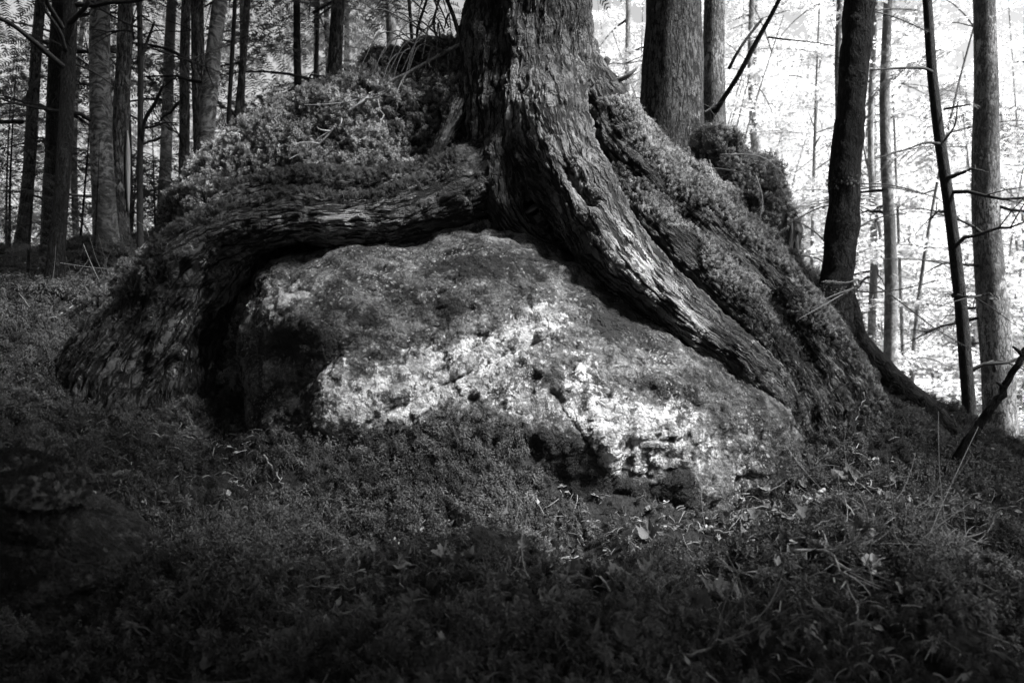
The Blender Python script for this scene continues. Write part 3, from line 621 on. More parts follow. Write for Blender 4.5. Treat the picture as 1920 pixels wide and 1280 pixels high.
def bg_tree(name, label, xt, xb, yb, Y, wpx, mat, crown=None, H=10., seed=0, low=None, bare=0, lean=0., cat='tree', sides=18, dead_mat='twig_dark', barelen=.7, by0=0):
    """forest tree whose trunk crosses the picture from (xb, yb) up to (xt, 0); stands on the ground below"""
    r = np.random.default_rng(500 + seed)
    a = at(xb, yb, Y); b = at(xt, by0, Y + lean); dirn = (b - a) / (b[2] - a[2]); rad = wpx / 2 / FPX * Y
    base = a.copy()
    for _ in range(4): base = a + dirn * (gz(base[0], base[1], False)[0] - .12 - a[2])
    t = empty(name, base, label, cat)
    zs = np.r_[np.linspace(0, 3.2, 22), np.linspace(3.6, H, 10)]
    P = base + dirn * zs[:, None] + np.c_[.012 * np.sin(zs * 1.9 + seed) * zs ** .5, .02 * np.sin(zs * 1.1 + seed), 0 * zs]
    flare = 1 + .55 * np.exp(-zs / .16)
    m = MB(); m.tube(P, rad * flare * np.clip(1.04 - .085 * zs, .18, 2), sides, True, seed, .07)
    m.build('trunk', mat, t, loc=base); t.children[-1].location = (0, 0, 0)
    if crown:
        cme, lme = CR[crown]
        for me, nm in ((cme, 'crown'), (lme, 'limbs')):
            o = bpy.data.objects.new(nm, me); C.objects.link(o); o.parent = t; o.rotation_euler = (0, 0, r.uniform(0, 6.28)); s = r.uniform(.85, 1.15); o.scale = (s, s, H / 10)
            o['kind'] = 'stuff'
    # bare lower limbs that show against the light
    for i in range(bare):
        z = r.uniform(.5, 3.4); az = r.uniform(0, 6.28); l = barelen * r.uniform(.4, 1.2); u = np.linspace(0, 1, 7)[:, None]
        p0 = base + dirn * z; d = np.array((cos(az), sin(az), r.uniform(-.1, .5))); mm_ = MB()
        Q = p0 + d * l * u + np.array((0, 0, -.3 * l)) * u * u + .03 * l * np.cumsum(r.normal(size=(7, 3)), 0)
        mm_.tube(Q, np.linspace(min(.018, rad * .4), .003, 7), 5, False, i)
        for j in range(3):
            k_ = 2 + j; e = d + r.normal(size=3) * .6; v = np.linspace(0, 1, 4)[:, None]; mm_.tube(Q[k_] + e * l * .4 * v + np.array((0, 0, -.1 * l)) * v * v, np.linspace(.006, .0015, 4), 4, False, j)
        o = mm_.build('branch', M[dead_mat], t, loc=base); o.location = (0, 0, 0)
    if low:
        n, r0, zl, zh, lib, nm = low
        sp = []
        for i in range(n):
            z = r.uniform(zl, zh); az = r.uniform(0, 6.28); q = base + dirn * z - base
            sp.append((q + np.array((cos(az), sin(az), 0)) * r0 * r.uniform(.1, .5), az, r.uniform(-.35, .1), r0 * r.uniform(.6, 1.1), r.uniform(-.4, .4), int(r.integers(9))))
        V, F = place_boughs(sp, lib); o = mobj('low_foliage', grid_mesh('low_foliage', V, F), M[nm], t, False); o['kind'] = 'stuff'
    return t

BG = [
 # name, label, x top, x bottom, y bottom, Y, width px, bark, crown, kwargs
 ('bare_tree', 'thin nearly black tree with a long bare side limb on the mossy slope', 131, 100, 520, 4.6, 27, 'bark_dark', 'high0', dict(bare=5, barelen=.9)),
 ('spruce_tree', 'grey slim trunk just behind the thin black tree', 80, 48, 350, 7.0, 22, 'bark_grey', 'full0', dict(bare=4, low=(16, .8, .4, 4.2, BOUGHS, 'needles'))),
 ('spruce_tree', 'dark trunk half hidden by the thin black tree', 113, 92, 420, 6.2, 25, 'bark_dark', 'high1', dict(bare=4, low=(12, .8, .3, 3.6, BOUGHS, 'needles'))),
 ('birch_tree', 'stout trunk with curling peeled bark on the slope above the mound', 188, 200, 450, 5.8, 40, 'bark_birch', 'high2', dict(bare=4)),
 ('spruce_tree', 'trunk with a pale stripped wound, touching the peeled-bark trunk', 232, 228, 470, 6.0, 31, 'bark_grey', 'high0', dict(bare=3)),
 ('sapling', 'pencil-thin dead sapling with forked bare limbs', 256, 266, 440, 5.4, 11, 'twig_dark', None, dict(bare=7, H=6, barelen=.6)),
 ('spruce_tree', 'pale mottled trunk standing against a bright gap', 325, 303, 380, 8.2, 24, 'bark_pale', 'high1', dict(bare=3)),
 ('spruce_tree', 'grey trunk beside the pale mottled trunk', 353, 340, 350, 7.0, 21, 'bark_grey', 'high2', dict(bare=3)),
 ('spruce_tree', 'lichened trunk rising right behind the ringed birch', 374, 376, 330, 6.4, 27, 'bark_spruce', 'high0', dict(bare=2)),
 ('birch_tree', 'leaning ringed birch trunk at the edge of the moss mound', 414, 386, 290, 6.0, 32, 'bark_birch', 'high1', dict(bare=2)),
 ('sapling', 'thin dark pole next to the ringed birch', 437, 431, 240, 6.6, 9, 'twig_dark', None, dict(bare=5, H=7)),
 ('birch_tree', 'slim grey birch leaning behind the moss mound', 465, 440, 240, 7.5, 15, 'bark_grey', 'high2', dict(bare=3)),
 ('spruce_tree', 'dim slim trunk behind the crest of the mound', 556, 562, 170, 8.5, 18, 'bark_dark', 'full1', dict(bare=4)),
 ('sapling', 'faint thin pole between two trunks behind the mound', 594, 590, 170, 9.5, 11, 'bark_dark', 'full2', dict(bare=3)),
 ('spruce_tree', 'dark knotty trunk standing behind the crest of the mound', 637, 631, 150, 6.6, 31, 'bark_spruce', 'high0', dict(bare=5)),
 ('birch_tree', 'pale smooth trunk with a dark ring, behind the bare twigs', 735, 735, 110, 9.0, 27, 'bark_pale', 'high1', dict(bare=3)),
 ('sapling', 'thin pole beside the pale ringed trunk', 770, 774, 110, 8.0, 9, 'bark_dark', None, dict(bare=4, H=8)),
 ('spruce_tree', 'thick rough trunk with flaking lichened bark behind the big tree', 1262, 1252, 290, 5.4, 132, 'bark_spruce', 'high2', dict(bare=1, sides=40)),
 ('spruce_tree', 'lichen-flecked trunk tucked behind the thick rough one', 1340, 1345, 260, 6.6, 54, 'bark_mottle', 'top0', dict(bare=2)),
 ('birch_tree', 'faint pale trunk in the bright gap beside the stump', 1409, 1412, 250, 11., 20, 'bark_pale', 'top1', dict(bare=2)),
 ('birch_tree', 'pale trunk partly hidden by the slender dark tree', 1578, 1572, 250, 9.0, 20, 'bark_pale', 'top2', dict(bare=2)),
 ('birch_tree', 'twisted pale twin stem behind the mottled birch', 1640, 1632, 650, 9.5, 17, 'bark_pale', None, dict(bare=4, H=8)),
 ('birch_tree', 'upright pale birch with black blotches beyond the bank', 1663, 1668, 720, 8.0, 27, 'bark_pale', 'top0', dict(bare=4)),
 ('spruce_tree', 'thin dark leaning trunk beyond the bank', 1742, 1822, 830, 6.2, 25, 'bark_dark', 'top1', dict(bare=6, barelen=1., low=(8, .45, 1.8, 4.2, BIG, 'needles'))),
 ('spruce_tree', 'tall trunk spotted with dark moss beyond the bank', 1838, 1876, 850, 7.2, 62, 'bark_mottle', 'top2', dict(bare=6, low=(22, .8, 1.2, 5.2, BIG, 'needles'))),
]
for i, (nm, lb, xt, xb, yb, Y, wp, mt, cr, kw) in enumerate(BG):
    bg_tree(nm, lb, xt, xb, yb, Y, wp, M.get(mt), cr, seed=i, **kw)

# deeper forest: each tree its own object
def far_tree(name, label, group, x, y, crown, s, mat, seed, rad=.11):
    r = np.random.default_rng(900 + seed); z = gz(x, y, False)[0] - .15
    t = empty(name, (x, y, z), label, 'tree', group)
    zs = np.linspace(0, 9.5 * s, 14); m = MB(); m.tube(np.c_[.05 * np.sin(zs + seed), .05 * np.cos(zs * .7 + seed) - .05, zs], rad * np.clip(1.05 - .1 * zs / s, .1, 2), 9, True, seed, .06)
    m.build('trunk', M[mat], t)
    for me, nm in zip(CR[crown], ('crown', 'limbs')):
        o = bpy.data.objects.new(nm, me); C.objects.link(o); o.parent = t; o.rotation_euler = (0, 0, r.uniform(0, 6.28)); o.scale = (s, s, s)
        o['kind'] = 'stuff'
    return t
rr = np.random.default_rng(77); cnt = 0
for i in range(12):     # the dark wood up the slope
    y = rr.uniform(9, 26); px = rr.uniform(-350, 900); x = (px - 960) / FPX * y
    far_tree('conifer', 'dim conifer deep in the wood up the slope', 'conifers up the slope', x, y, 'full%d' % (i % 3), rr.uniform(.75, 1.25), 'bark_dark', cnt, rr.uniform(.06, .13)); cnt += 1
for i in range(16):     # the sparse bright wood down the slope
    y = rr.uniform(14, 30); px = 1150 + (i + rr.random()) / 16 * 950; x = (px - 960) / FPX * y
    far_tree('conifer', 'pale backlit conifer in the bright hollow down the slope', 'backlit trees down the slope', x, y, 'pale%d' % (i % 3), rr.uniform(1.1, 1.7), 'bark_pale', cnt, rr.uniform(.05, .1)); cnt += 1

for i, (px, y, s_) in enumerate(((-40, 5.6, .17), (30, 6.6, .2), (70, 5.3, .12), (150, 6.8, .2), (165, 5.5, .11), (215, 7.4, .22), (290, 7.2, .18), (20, 8., .26), (255, 8.2, .26), (-60, 7.2, .24))):
    far_tree('seedling', 'knee-high bushy conifer seedling on the slope between the trunks', 'conifer seedlings on the slope', (px - 960) / FPX * y, y, 'full%d' % (i % 3), s_, 'bark_dark', 700 + i, .008 + .02 * s_)

# leafy saplings in the bright hollow
def leafy(seed, n=10000, h=4.2, br=1.):
    r = np.random.default_rng(seed); m = MB(); tips = []
    for s in range(3):
        a = r.uniform(0, 6.28); P = spline([(0, 0, 0), (.1 * cos(a), .1 * sin(a), h * .35), (.4 * cos(a), .4 * sin(a), h * .7), (.8 * cos(a), .8 * sin(a), h)], 12); m.tube(P, np.linspace(.02, .004, 12) * br, 5, False, s)
        for b in range(18):
            i = r.integers(1, 11); e = np.array((*(r.normal(size=2)), r.uniform(-.1, .5))); e *= br * r.uniform(.4, 1.1) / np.linalg.norm(e); u = np.linspace(0, 1, 5)[:, None]
            Q = P[i] + e * u - np.array((0, 0, .2)) * u * u; m.tube(Q, np.linspace(.007, .002, 5), 4, False, b); tips.append(Q)
    tips = np.concatenate(tips); c = tips[r.integers(0, len(tips), n)] + r.normal(size=(n, 3)) * (.055 * br ** .8, .055 * br ** .8, .025 * br)
    d = r.normal(size=(n, 3)) * (1, 1, .35); d /= np.linalg.norm(d, axis=1)[:, None]; q = np.cross(d, r.normal(size=(n, 3)) * .4 + (0, 0, 1)); q /= np.linalg.norm(q, axis=1)[:, None]
    l = r.uniform(.03, .06, n)[:, None]; V = np.stack((c, c + d * l * .5 + q * l * .32, c + d * l, c + d * l * .5 - q * l * .32), 1).reshape(-1, 3)
    stem = bpy.data.meshes.new('stems'); stem.from_pydata(np.concatenate(m.v), [], m.f); attr(stem, 'barkco', np.concatenate(m.uv)); stem.materials.append(M['bark_pale'])
    lv = grid_mesh('leaves', V, np.arange(n * 4).reshape(-1, 4)); lv.materials.append(M['leaf_pale']); return stem, lv
LF = [leafy(200 + i) for i in range(3)]
for i in range(34):
    y = rr.uniform(9, 24); px = 1110 + (i * 7 % 34 + rr.random()) / 34 * 980; x = (px - 960) / FPX * y; z = gz(x, y, False)[0] - .05
    t = empty('sapling', (x, y, z), 'thin sapling with pale backlit leaves in the bright hollow', 'sapling', 'leafy saplings in the bright hollow')
    for me, nm in zip(LF[i % 3], ('stems', 'leaves')):
        o = bpy.data.objects.new(nm, me); C.objects.link(o); o.parent = t; o.rotation_euler = (0, 0, rr.uniform(0, 6.28)); s_ = 1.0 + .07 * (y - 9) + .25 * (i % 3); o.scale = (s_,) * 3; o['kind'] = 'stuff'

LT = [leafy(220 + i, 19000, 12., 2.3) for i in range(3)]
for i in range(20):
    y = rr.uniform(15, 27); px = 1090 + (i * 7 % 20 + rr.random()) / 20 * 1050; x = (px - 960) / FPX * y; z = gz(x, y, False)[0] - .05
    t = empty('leafy_tree', (x, y, z), 'tall thin-stemmed tree with pale backlit leaves beyond the bright hollow', 'tree', 'leafy trees beyond the bright hollow')
    for me, nm in zip(LT[i % 3], ('stems', 'leaves')):
        o = bpy.data.objects.new(nm, me); C.objects.link(o); o.parent = t; o.rotation_euler = (0, 0, i * 1.3); o.scale = (1, 1, .85 + .03 * (i % 9)); o['kind'] = 'stuff'

# ------------------------------------------------------------------ unseen trees added around the camera to shade the foreground, crowns cut open to light the boulder
COARSE = [bough(l, np.random.default_rng(9 + i), .7, .3, .16, .09, .05) for i, l in enumerate((1.2, 1.5, 1.))]
GAPC = np.array((.3, 3.2, 1.2)); SV = np.array(SUNV); GAPR = .9
def shade_tree(x, y, h, z0, r0, nb, seed):
    r = np.random.default_rng(seed); z = gz(x, y, False)[0] - .1; sp = []
    for i in range(nb):
        t = (i + r.random()) / nb; zz = z0 + (h - z0) * t; R = r0 * (1 - .6 * t) * r.uniform(.6, 1.1); az = i * 2.4 + r.uniform(-.5, .5)
        for f in (0., .4, .75):
            p = np.array((cos(az) * R * f, sin(az) * R * f, zz - .1 * R * f)); q = p + np.array((cos(az), sin(az), 0)) * .45 + (x, y, z) - GAPC
            if np.linalg.norm(q - SV * (q @ SV)) < GAPR: continue  # boughs left out along the sun line so light reaches the boulder
            sp.append((p, az + r.uniform(-.5, .5), r.uniform(-.3, .1), .75 * r.uniform(.8, 1.2), r.uniform(-.4, .4), int(r.integers(9))))
    t = empty('added_shade_tree', (x, y, z), 'unseen dense conifer added near the camera, its crown shading the moss', 'tree', 'added shade conifers')
    zs = np.linspace(0, h, 16); m = MB(); m.tube(np.c_[0 * zs, 0 * zs, zs], .17 * np.clip(1.05 - zs / h, .05, 2), 12, True, seed, .06); m.build('trunk', M['bark_spruce'], t)
    V, F = place_boughs(sp, COARSE); o = mobj('crown', grid_mesh('crown', V, F), M['needles'], t, False); o['kind'] = 'stuff'
for i, (x, y, h, z0, r0, nb) in enumerate(((-3.2, -.6, 9, 1.8, 2.6, 44), (-1.2, -2.6, 10, 1.8, 2.8, 44), (1.6, -3., 10, 1.8, 2.8, 44), (3.9, -.8, 9, 1.8, 2.6, 44), (-5.2, 2.2, 9, 2.2, 2.6, 40), (5.8, 1.6, 9, 3.5, 2.4, 30),
        (-4.2, -3.6, 11, 2, 3., 44), (4.6, -4., 11, 2, 3., 44), (-.2, -5.5, 12, 2, 3., 44), (-7, 0, 11, 2, 3., 40), (-.6, .2, 11, 3.6, 2.5, 40), (-4.0, 1.7, 9, 2.9, 1.9, 34), (2.9, .1, 10, 4.2, 2.2, 36))):
    shade_tree(x, y, h, z0, r0, nb, 300 + i)

# ------------------------------------------------------------------ finding surfaces under photo pixels
from mathutils.bvhtree import BVHTree
def bvh(me):
    me.calc_loop_triangles(); T = np.empty(len(me.loop_triangles) * 3, np.int32); me.loop_triangles.foreach_get('vertices', T)
    return BVHTree.FromPolygons(coords(me).tolist(), T.reshape(-1, 3).tolist())
BV = [bvh(mm), bvh(bm), bvh(hm), bvh(tm), bvh(dmh)]
def surf(px, py, off=.01):
    d = at(px, py, 1.) - CAM; d = Vector(d / np.linalg.norm(d)); best = None
    for b in BV:
        h = b.ray_cast(Vector(CAM), d, 30)
        if h[0] is not None and (best is None or h[3] < best[3]): best = h
    if best is None: return np.array(at(px, py, 5.)), np.array((0, 0, 1.))
    n = np.array(best[1]); n = n if n @ np.array(d) < 0 else -n
    return np.array(best[0]) + n * off, n
def twig_path(pts, off, n=12, wob=.006, seed=0):
    r = np.random.default_rng(seed); Q = np.array(pts, float); Q = spline(Q, max(n, 8)); Yd = np.array([surf(x, y, 0)[0][1] for x, y in Q]); Yk = Yd.copy()
    for _ in range(3): Yk = np.convolve(np.pad(Yk, 2, 'edge'), np.ones(5) / 5, 'valid')
    P = np.array([at(x, y, min(a_, b_ + .03) - off * (1. if a_ < b_ else .6)) for (x, y), a_, b_ in zip(Q, Yk, Yd)])
    w_ = r.normal(size=P.shape) * wob; w_[0] *= .3; return P + w_
def twig(name, label, cat, group, pts, r0, mat, off=.03, side=0, seed=0, n=12, wob=.004, sl=.12, up=.35):
    """a fallen twig lying over the moss along photo points, with side twigs as parts"""
    r0 = r0 * .62; r = np.random.default_rng(1000 + seed); P = twig_path(pts, off, n, wob, seed); t = empty(name, P[0], label, cat, group)
    m = MB(); m.tube(P, np.linspace(r0, r0 * .45, len(P)), 6, True, seed); m.build('stem', M[mat], t, loc=P[0]).location = (0, 0, 0)
    for i in range(side):
        k_ = int(r.integers(2, len(P) - 1)); T = P[k_] - P[k_ - 1]; T /= np.linalg.norm(T); e = T * .9 + r.normal(size=3) * (.6, .6, .3) + (0, 0, up * .4); e /= np.linalg.norm(e)
        l = sl * r.uniform(.4, 1.3); u = np.linspace(0, 1, 7)[:, None]; b = r.normal(size=3) * .35 * l
        m = MB(); m.tube(P[k_] + e * l * u + b * u * u, np.linspace(r0 * .5, .0009, 7), 4, False, i); m.build('side_twig', M[mat], t, loc=P[0]).location = (0, 0, 0)
    return t

def limb_part(rows, mat, par, name='branch', n=14, sides=7, lump_=.1, seed=0):
    m = MB(); P, r_ = pxpath(rows, n); m.tube(P, r_, sides, True, seed, lump_); o = m.build(name, M[mat], par, loc=np.array(par.location)); o.location = (0, 0, 0); return o, P

# ------------------------------------------------------------------ mossy stump, stones, logs
so = [(1292,540),(1290,420),(1300,330),(1296,285),(1312,262),(1342,252),(1368,264),(1378,298),(1410,300),(1440,308),(1452,345),(1470,420),(1490,470),(1500,560),(1400,600),(1330,590)]
sm = remesh(lump('stump', so, 4.45, .22, .22, 2.3, (1385, 420)), .01)
Vs = coords(sm); Ns = normals(sm); sx, sy = proj(Vs)
Vs += Ns * (.06 * fbm(Vs * (1, 1, .6), 6, 4, 130) - .10 * blob(1345, 345, 30, 28, sx, sy) - .08 * blob(1405, 400, 14, 50, sx, sy))[:, None]; setco(sm, Vs)
stump = empty('stump', at(1390, 560, 4.45), 'rotten stump shaggy with moss between the thick roots and the bright gap', 'stump')
child_mesh('wood', sm, M['rotten_wood'], stump)
sdn = np.clip(.38 + Ns[:, 2] * .75 + .8 * fbm(Vs, 5, 3, 131), 0, 1) * (1 - .9 * blob(1345, 345, 28, 24, sx, sy)) * np.where((sx > 1455), .25, 1)
moss_on(sm, sdn, 'featherskylit', 6500, .6, 1.2, stump, tilt=.5, up=.1)
moss_on(sm, sdn, 'short', 9000, .8, 1.5, stump, tilt=.5, up=-.2)
moss_on(sm, np.clip(sdn * 1.4 - .5 + noise(Vs, 9, 133), 0, 1), 'long', 2600, .8, 1.7, stump, tilt=.6, up=-.5)
for i, (x, y, h, wd) in enumerate(((1478, 470, 60, .02), (1488, 490, 50, .025), (1520, 545, 45, .018), (1535, 550, 50, .02), (1500, 520, 30, .02))):
    m = MB(); P = np.array([at(x, y + 40, 4.2), at(x + 1, y, 4.2), at(x + 4, y - h * .6, 4.2), at(x + 7, y - h, 4.2)]); m.tube(P, (wd, wd, wd * .6, .002), 6, True, i, .2)
    o = m.build('splinter', M['rotten_wood'], stump, loc=np.array(stump.location)); o.location = (0, 0, 0)

for i, pts in enumerate(([(1330,300),(1336,330),(1330,362),(1338,395)], [(1362,372),(1350,392),(1330,402),(1300,398)], [(1368,380),(1385,400),(1372,430),(1355,440)], [(1418,330),(1430,375),(1424,420),(1436,470)], [(1445,430),(1462,470),(1458,520),(1480,545)], [(1350,290),(1420,292),(1460,318),(1478,345)], [(1300,318),(1345,316),(1400,325)])):
    limb_part([(x, y, 4.22 - .01 * j, .0045 - .0008 * j) for j, (x, y) in enumerate(pts)], 'twig_pale' if i % 2 else 'twig', stump, 'rootlet', 12, 5, 0., i)
so = [(-90,1230),(-90,960),(10,925),(90,945),(150,965),(205,985),(255,1030),(262,1090),(240,1150),(150,1230)]
st = remesh(lump('stone', so, 2.12, .2, .3, 2.3, (90, 1090)), .008); v_ = coords(st); v_ += normals(st) * (.03 * fbm(v_, 6, 3, 140))[:, None]; setco(st, v_)
attr(st, 'lichen', np.full(len(v_), .18)); attr(st, 'stain', np.full(len(v_), .45))
so1 = tag(mobj('stone', st, M['rock_shaded']), 'rounded stone coloured dark for shade, half sunk in moss under a rotting log end', 'stone')
v1_ = v_
so = [(-130,965),(-120,890),(-20,864),(58,872),(108,906),(134,958),(124,1000),(96,968),(60,938),(-20,935)]
lg = remesh(lump('log', so, 1.97, .12, .2, 2.2, (10, 912)), .006); v_ = coords(lg); v_ += normals(lg) * (.016 * fbm(v_ * (.5, 1, 2.2), 14, 4, 150))[:, None]; setco(lg, v_)
scatter('moss', st, np.clip(.6 + .9 * fbm(v1_, 5, 2, 142), 0, 1), SPR['short'], 12000, .7, 1.2, parent=so1)
lo_ = tag(mobj('log', lg, M['rotten_wood']), 'crumbling log end curling over the dark stone', 'log')
scatter('moss', lg, np.clip(.7 + .9 * fbm(v_, 6, 2, 143) + .4 * normals(lg)[:, 2], 0, 1), SPR['short'], 14000, .7, 1.3, parent=lo_)
so = [(1390,1300),(1395,1250),(1440,1225),(1510,1232),(1545,1262),(1550,1300)]
st = remesh(lump('stone', so, 1.62, .1, .12, 2.3), .006); v_ = coords(st); v_ += normals(st) * (.012 * fbm(v_, 9, 3, 141))[:, None]; setco(st, v_)
attr(st, 'lichen', np.full(len(v_), .1)); attr(st, 'stain', np.full(len(v_), .5))
so2 = tag(mobj('stone', st, M['rock_shaded']), 'small moss-dusted stone at the foot of the twig litter', 'stone')
scatter('moss', st, np.full(len(v_), .7), SPR['short'], 14000, .7, 1.2, parent=so2)

m = MB(); P = twig_path([(-40,518),(40,520),(90,524),(140,518),(195,510)], .04, 20, .004, 5); m.tube(P, np.linspace(.022, .012, 20), 8, True, 4, .1)
tag(m.build('log', M['twig_pale'], None), 'thin bleached log lying on the slope behind the black tree', 'log')
# broken limb leaning at the edge of the bank
lb = empty('leaning_limb', surf(1778, 885, 0)[0], 'thick black broken limb leaning out of the leaf litter', 'branch'); b0 = np.array(lb.location); ly = b0[1]
m = MB(); P, r_ = pxpath([(1772,898,ly,.022),(1800,850,ly - .02,.021),(1850,775,ly - .05,.018),(1890,715,ly - .08,.014),(1912,670,ly - .1,.012),(1925,650,ly - .1,.008)], 24); P = P + np.random.default_rng(8).normal(size=P.shape) * .004; m.tube(P, r_ * .9, 10, True, 6, .3)
m.build('stem', M['bark_dark'], lb, loc=b0).location = (0, 0, 0)
for i, (k_, ex, ez) in enumerate(((9, .035, .01), (13, -.03, .02), (19, -.045, .035), (6, .03, -.02))):
    m = MB(); m.tube(np.array([P[k_], P[k_] + (ex * .5, -.01, ez * .5), P[k_] + (ex, -.01, ez)]), (.009, .007, .004), 6, True, i); m.build('stub', M['twig_dark'], lb, loc=b0).location = (0, 0, 0)

# snapped stubs on the big trunk
limb_part([(1105,165,3.72,.024),(1122,150,3.7,.022),(1130,130,3.68,.018),(1140,110,3.68,.016)], 'rotten_wood', tree, 'stub')
limb_part([(1105,160,3.72,.018),(1130,152,3.66,.014),(1160,150,3.62,.012),(1180,140,3.6,.01),(1196,126,3.6,.005)], 'twig', tree, 'stub', seed=2)
limb_part([(1105,165,3.74,.016),(1118,168,3.7,.014),(1128,178,3.66,.01)], 'rotten_wood', tree, 'stub', seed=3)
# trunk and crown above the picture
m = MB(); zs = np.linspace(2.9, 12, 16); tb = at(998, -300, 3.75); m.tube(np.c_[np.full(16, tb[0]), np.full(16, 3.75), zs], .288 * np.clip(1.03 - .095 * (zs - 2.9), .05, 1), 24, True, 1, .03); o = m.build('upper_trunk', M['bark_spruce'], tree, loc=TL); o.location = (0, 0, 0)
for me, nm in zip(CR['high1'], ('crown', 'limbs')):
    o = bpy.data.objects.new(nm, me); C.objects.link(o); o.parent = tree; o.location = (0, 0, -.2); o.scale = (1.3, 1.3, 1.2); o['kind'] = 'stuff'

# ------------------------------------------------------------------ dead branches on the mound
twig('dead_branch', 'long bare pale branch lying down the flank of the moss mound', 'branch', None, [(862,84),(800,118),(735,152),(690,180),(645,218),(612,255),(580,292)], .015, 'twig_pale', .05, 14, 1, 20, .004, .28, .8)
twig('dead_branch', 'short pale hooked branch stub on the crest of the mound', 'branch', None, [(782,62),(800,75),(822,86),(840,92)], .011, 'twig_pale', .03, 2, 2, 8, .003, .08)
twig('hanging_twig', 'thin pale twig hanging before the dark pocket beside the trunk', 'twig', None, [(708,188),(716,215),(710,245),(706,272)], .005, 'twig_pale', .06, 0, 3, 10, .003)
tg = empty('dead_branch', surf(800, 125, 0)[0], 'tangle of bare curved twigs standing on the crest of the mound', 'branch'); b0 = np.array(tg.location); tr = np.random.default_rng(5)
for rows, rd in (([(805,150),(790,100),(782,60),(800,0),(812,-60)], .009), ([(862,70),(850,30),(838,0),(820,-50)], .012), ([(800,140),(775,110),(770,50),(765,0),(758,-40)], .006), ([(850,120),(815,60),(822,0),(830,-40)], .006)):
    m = MB(); P, r_ = pxpath([(x, y, 3.72, rd * (1 - .1 * i)) for i, (x, y) in enumerate(rows)], 16); m.tube(P, r_, 6, False, 1); m.build('stem', M['twig_dark'], tg, loc=b0).location = (0, 0, 0)
for i in range(26):
    x0 = tr.uniform(765, 845); y0 = tr.uniform(20, 120); dx = tr.uniform(-130, 50); dy = tr.uniform(-60, 60); bend = tr.uniform(-50, -10)
    m = MB(); P, r_ = pxpath([(x0, y0, 3.72, .004), (x0 + dx * .35, y0 + dy * .35 + bend * .7, 3.68, .0035), (x0 + dx * .7, y0 + dy * .7 + bend * .6, 3.66, .0028), (x0 + dx, y0 + dy + 30, 3.66, .0015)], 12); m.tube(P, r_, 4, False, i)
    m.build('twig', M['twig'], tg, loc=b0).location = (0, 0, 0)

# long side limbs of the thin black tree on the slope
bt = bpy.data.objects['bare_tree']
limb_part([(118,125,4.58,.018),(95,105,4.5,.017),(60,75,4.4,.014),(20,45,4.3,.011),(-40,15,4.2,.008)], 'twig_dark', bt, seed=4)
limb_part([(122,95,4.58,.014),(112,60,4.5,.011),(85,20,4.4,.008),(50,-30,4.3,.006)], 'twig_dark', bt, seed=5)
limb_part([(130,45,4.6,.018),(150,25,4.55,.014),(165,5,4.5,.012),(180,-40,4.5,.01)], 'twig_dark', bt, seed=6)
sp5 = [o for o in C.objects if o.name.startswith('sapling') and 'pencil' in o.get('label', '')][0]
limb_part([(265,270,5.4,.014),(272,225,5.35,.013),(290,195,5.3,.012),(308,155,5.2,.007)], 'twig_dark', sp5, seed=7)
limb_part([(262,240,5.4,.01),(285,238,5.35,.008),(310,230,5.3,.006),(345,232,5.2,.003)], 'twig_dark', sp5, seed=8)
limb_part([(258,120,5.4,.012),(275,80,5.4,.01),(290,40,5.35,.007)], 'twig_dark', sp5, seed=9)
# pale stripped wound
wd = [o for o in C.objects if 'stripped wound' in o.get('label', '')][0]
wy = 6.0 - 30 / 2 / FPX * 6.0
limb_part([(239,245,wy + .02,.004),(240,280,wy + .012,.016),(240,340,wy + .012,.017),(241,400,wy + .02,.006)], 'bare_wood', wd, 'stripped_patch', seed=10)

# slanting limb in the bright gap
sl_ = empty('leaning_limb', at(1372, 165, 6.3), 'slanting forked limb leaning across the bright gap beside the lichen-flecked trunk', 'branch'); 
limb_part([(1340,212,6.56,.024),(1356,185,6.4,.022),(1385,140,6.2,.02),(1420,75,6.1,.02),(1448,25,6.0,.017),(1475,-30,5.9,.015)], 'twig_dark', sl_, 'stem', seed=11)
limb_part([(1366,130,6.35,.014),(1385,95,6.3,.012),(1410,60,6.3,.011),(1430,35,6.3,.01)], 'twig_dark', sl_, 'fork', seed=12)
limb_part([(1440,70,6.1,.007),(1480,75,6.,.006),(1530,80,5.9,.004),(1570,88,5.8,.003)], 'twig_dark', sl_, 'twig', seed=13)
tn = [o for o in C.objects if 'thin dark leaning trunk' in o.get('label', '')][0]
limb_part([(1748,135,6.2,.014),(1730,128,6.1,.011),(1690,128,6.,.009),(1632,132,5.9,.005)], 'twig_dark', tn, seed=14)
limb_part([(1765,270,6.2,.012),(1735,268,6.1,.009),(1700,280,6.,.007),(1640,298,5.9,.004)], 'twig_dark', tn, seed=15)
limb_part([(1770,265,6.2,.008),(1790,235,6.1,.006),(1796,190,6.1,.004)], 'twig_dark', tn, seed=16)
limb_part([(1770,205,6.2,.01),(1795,200,6.1,.008),(1820,196,6.,.005)], 'twig_dark', tn, seed=17)
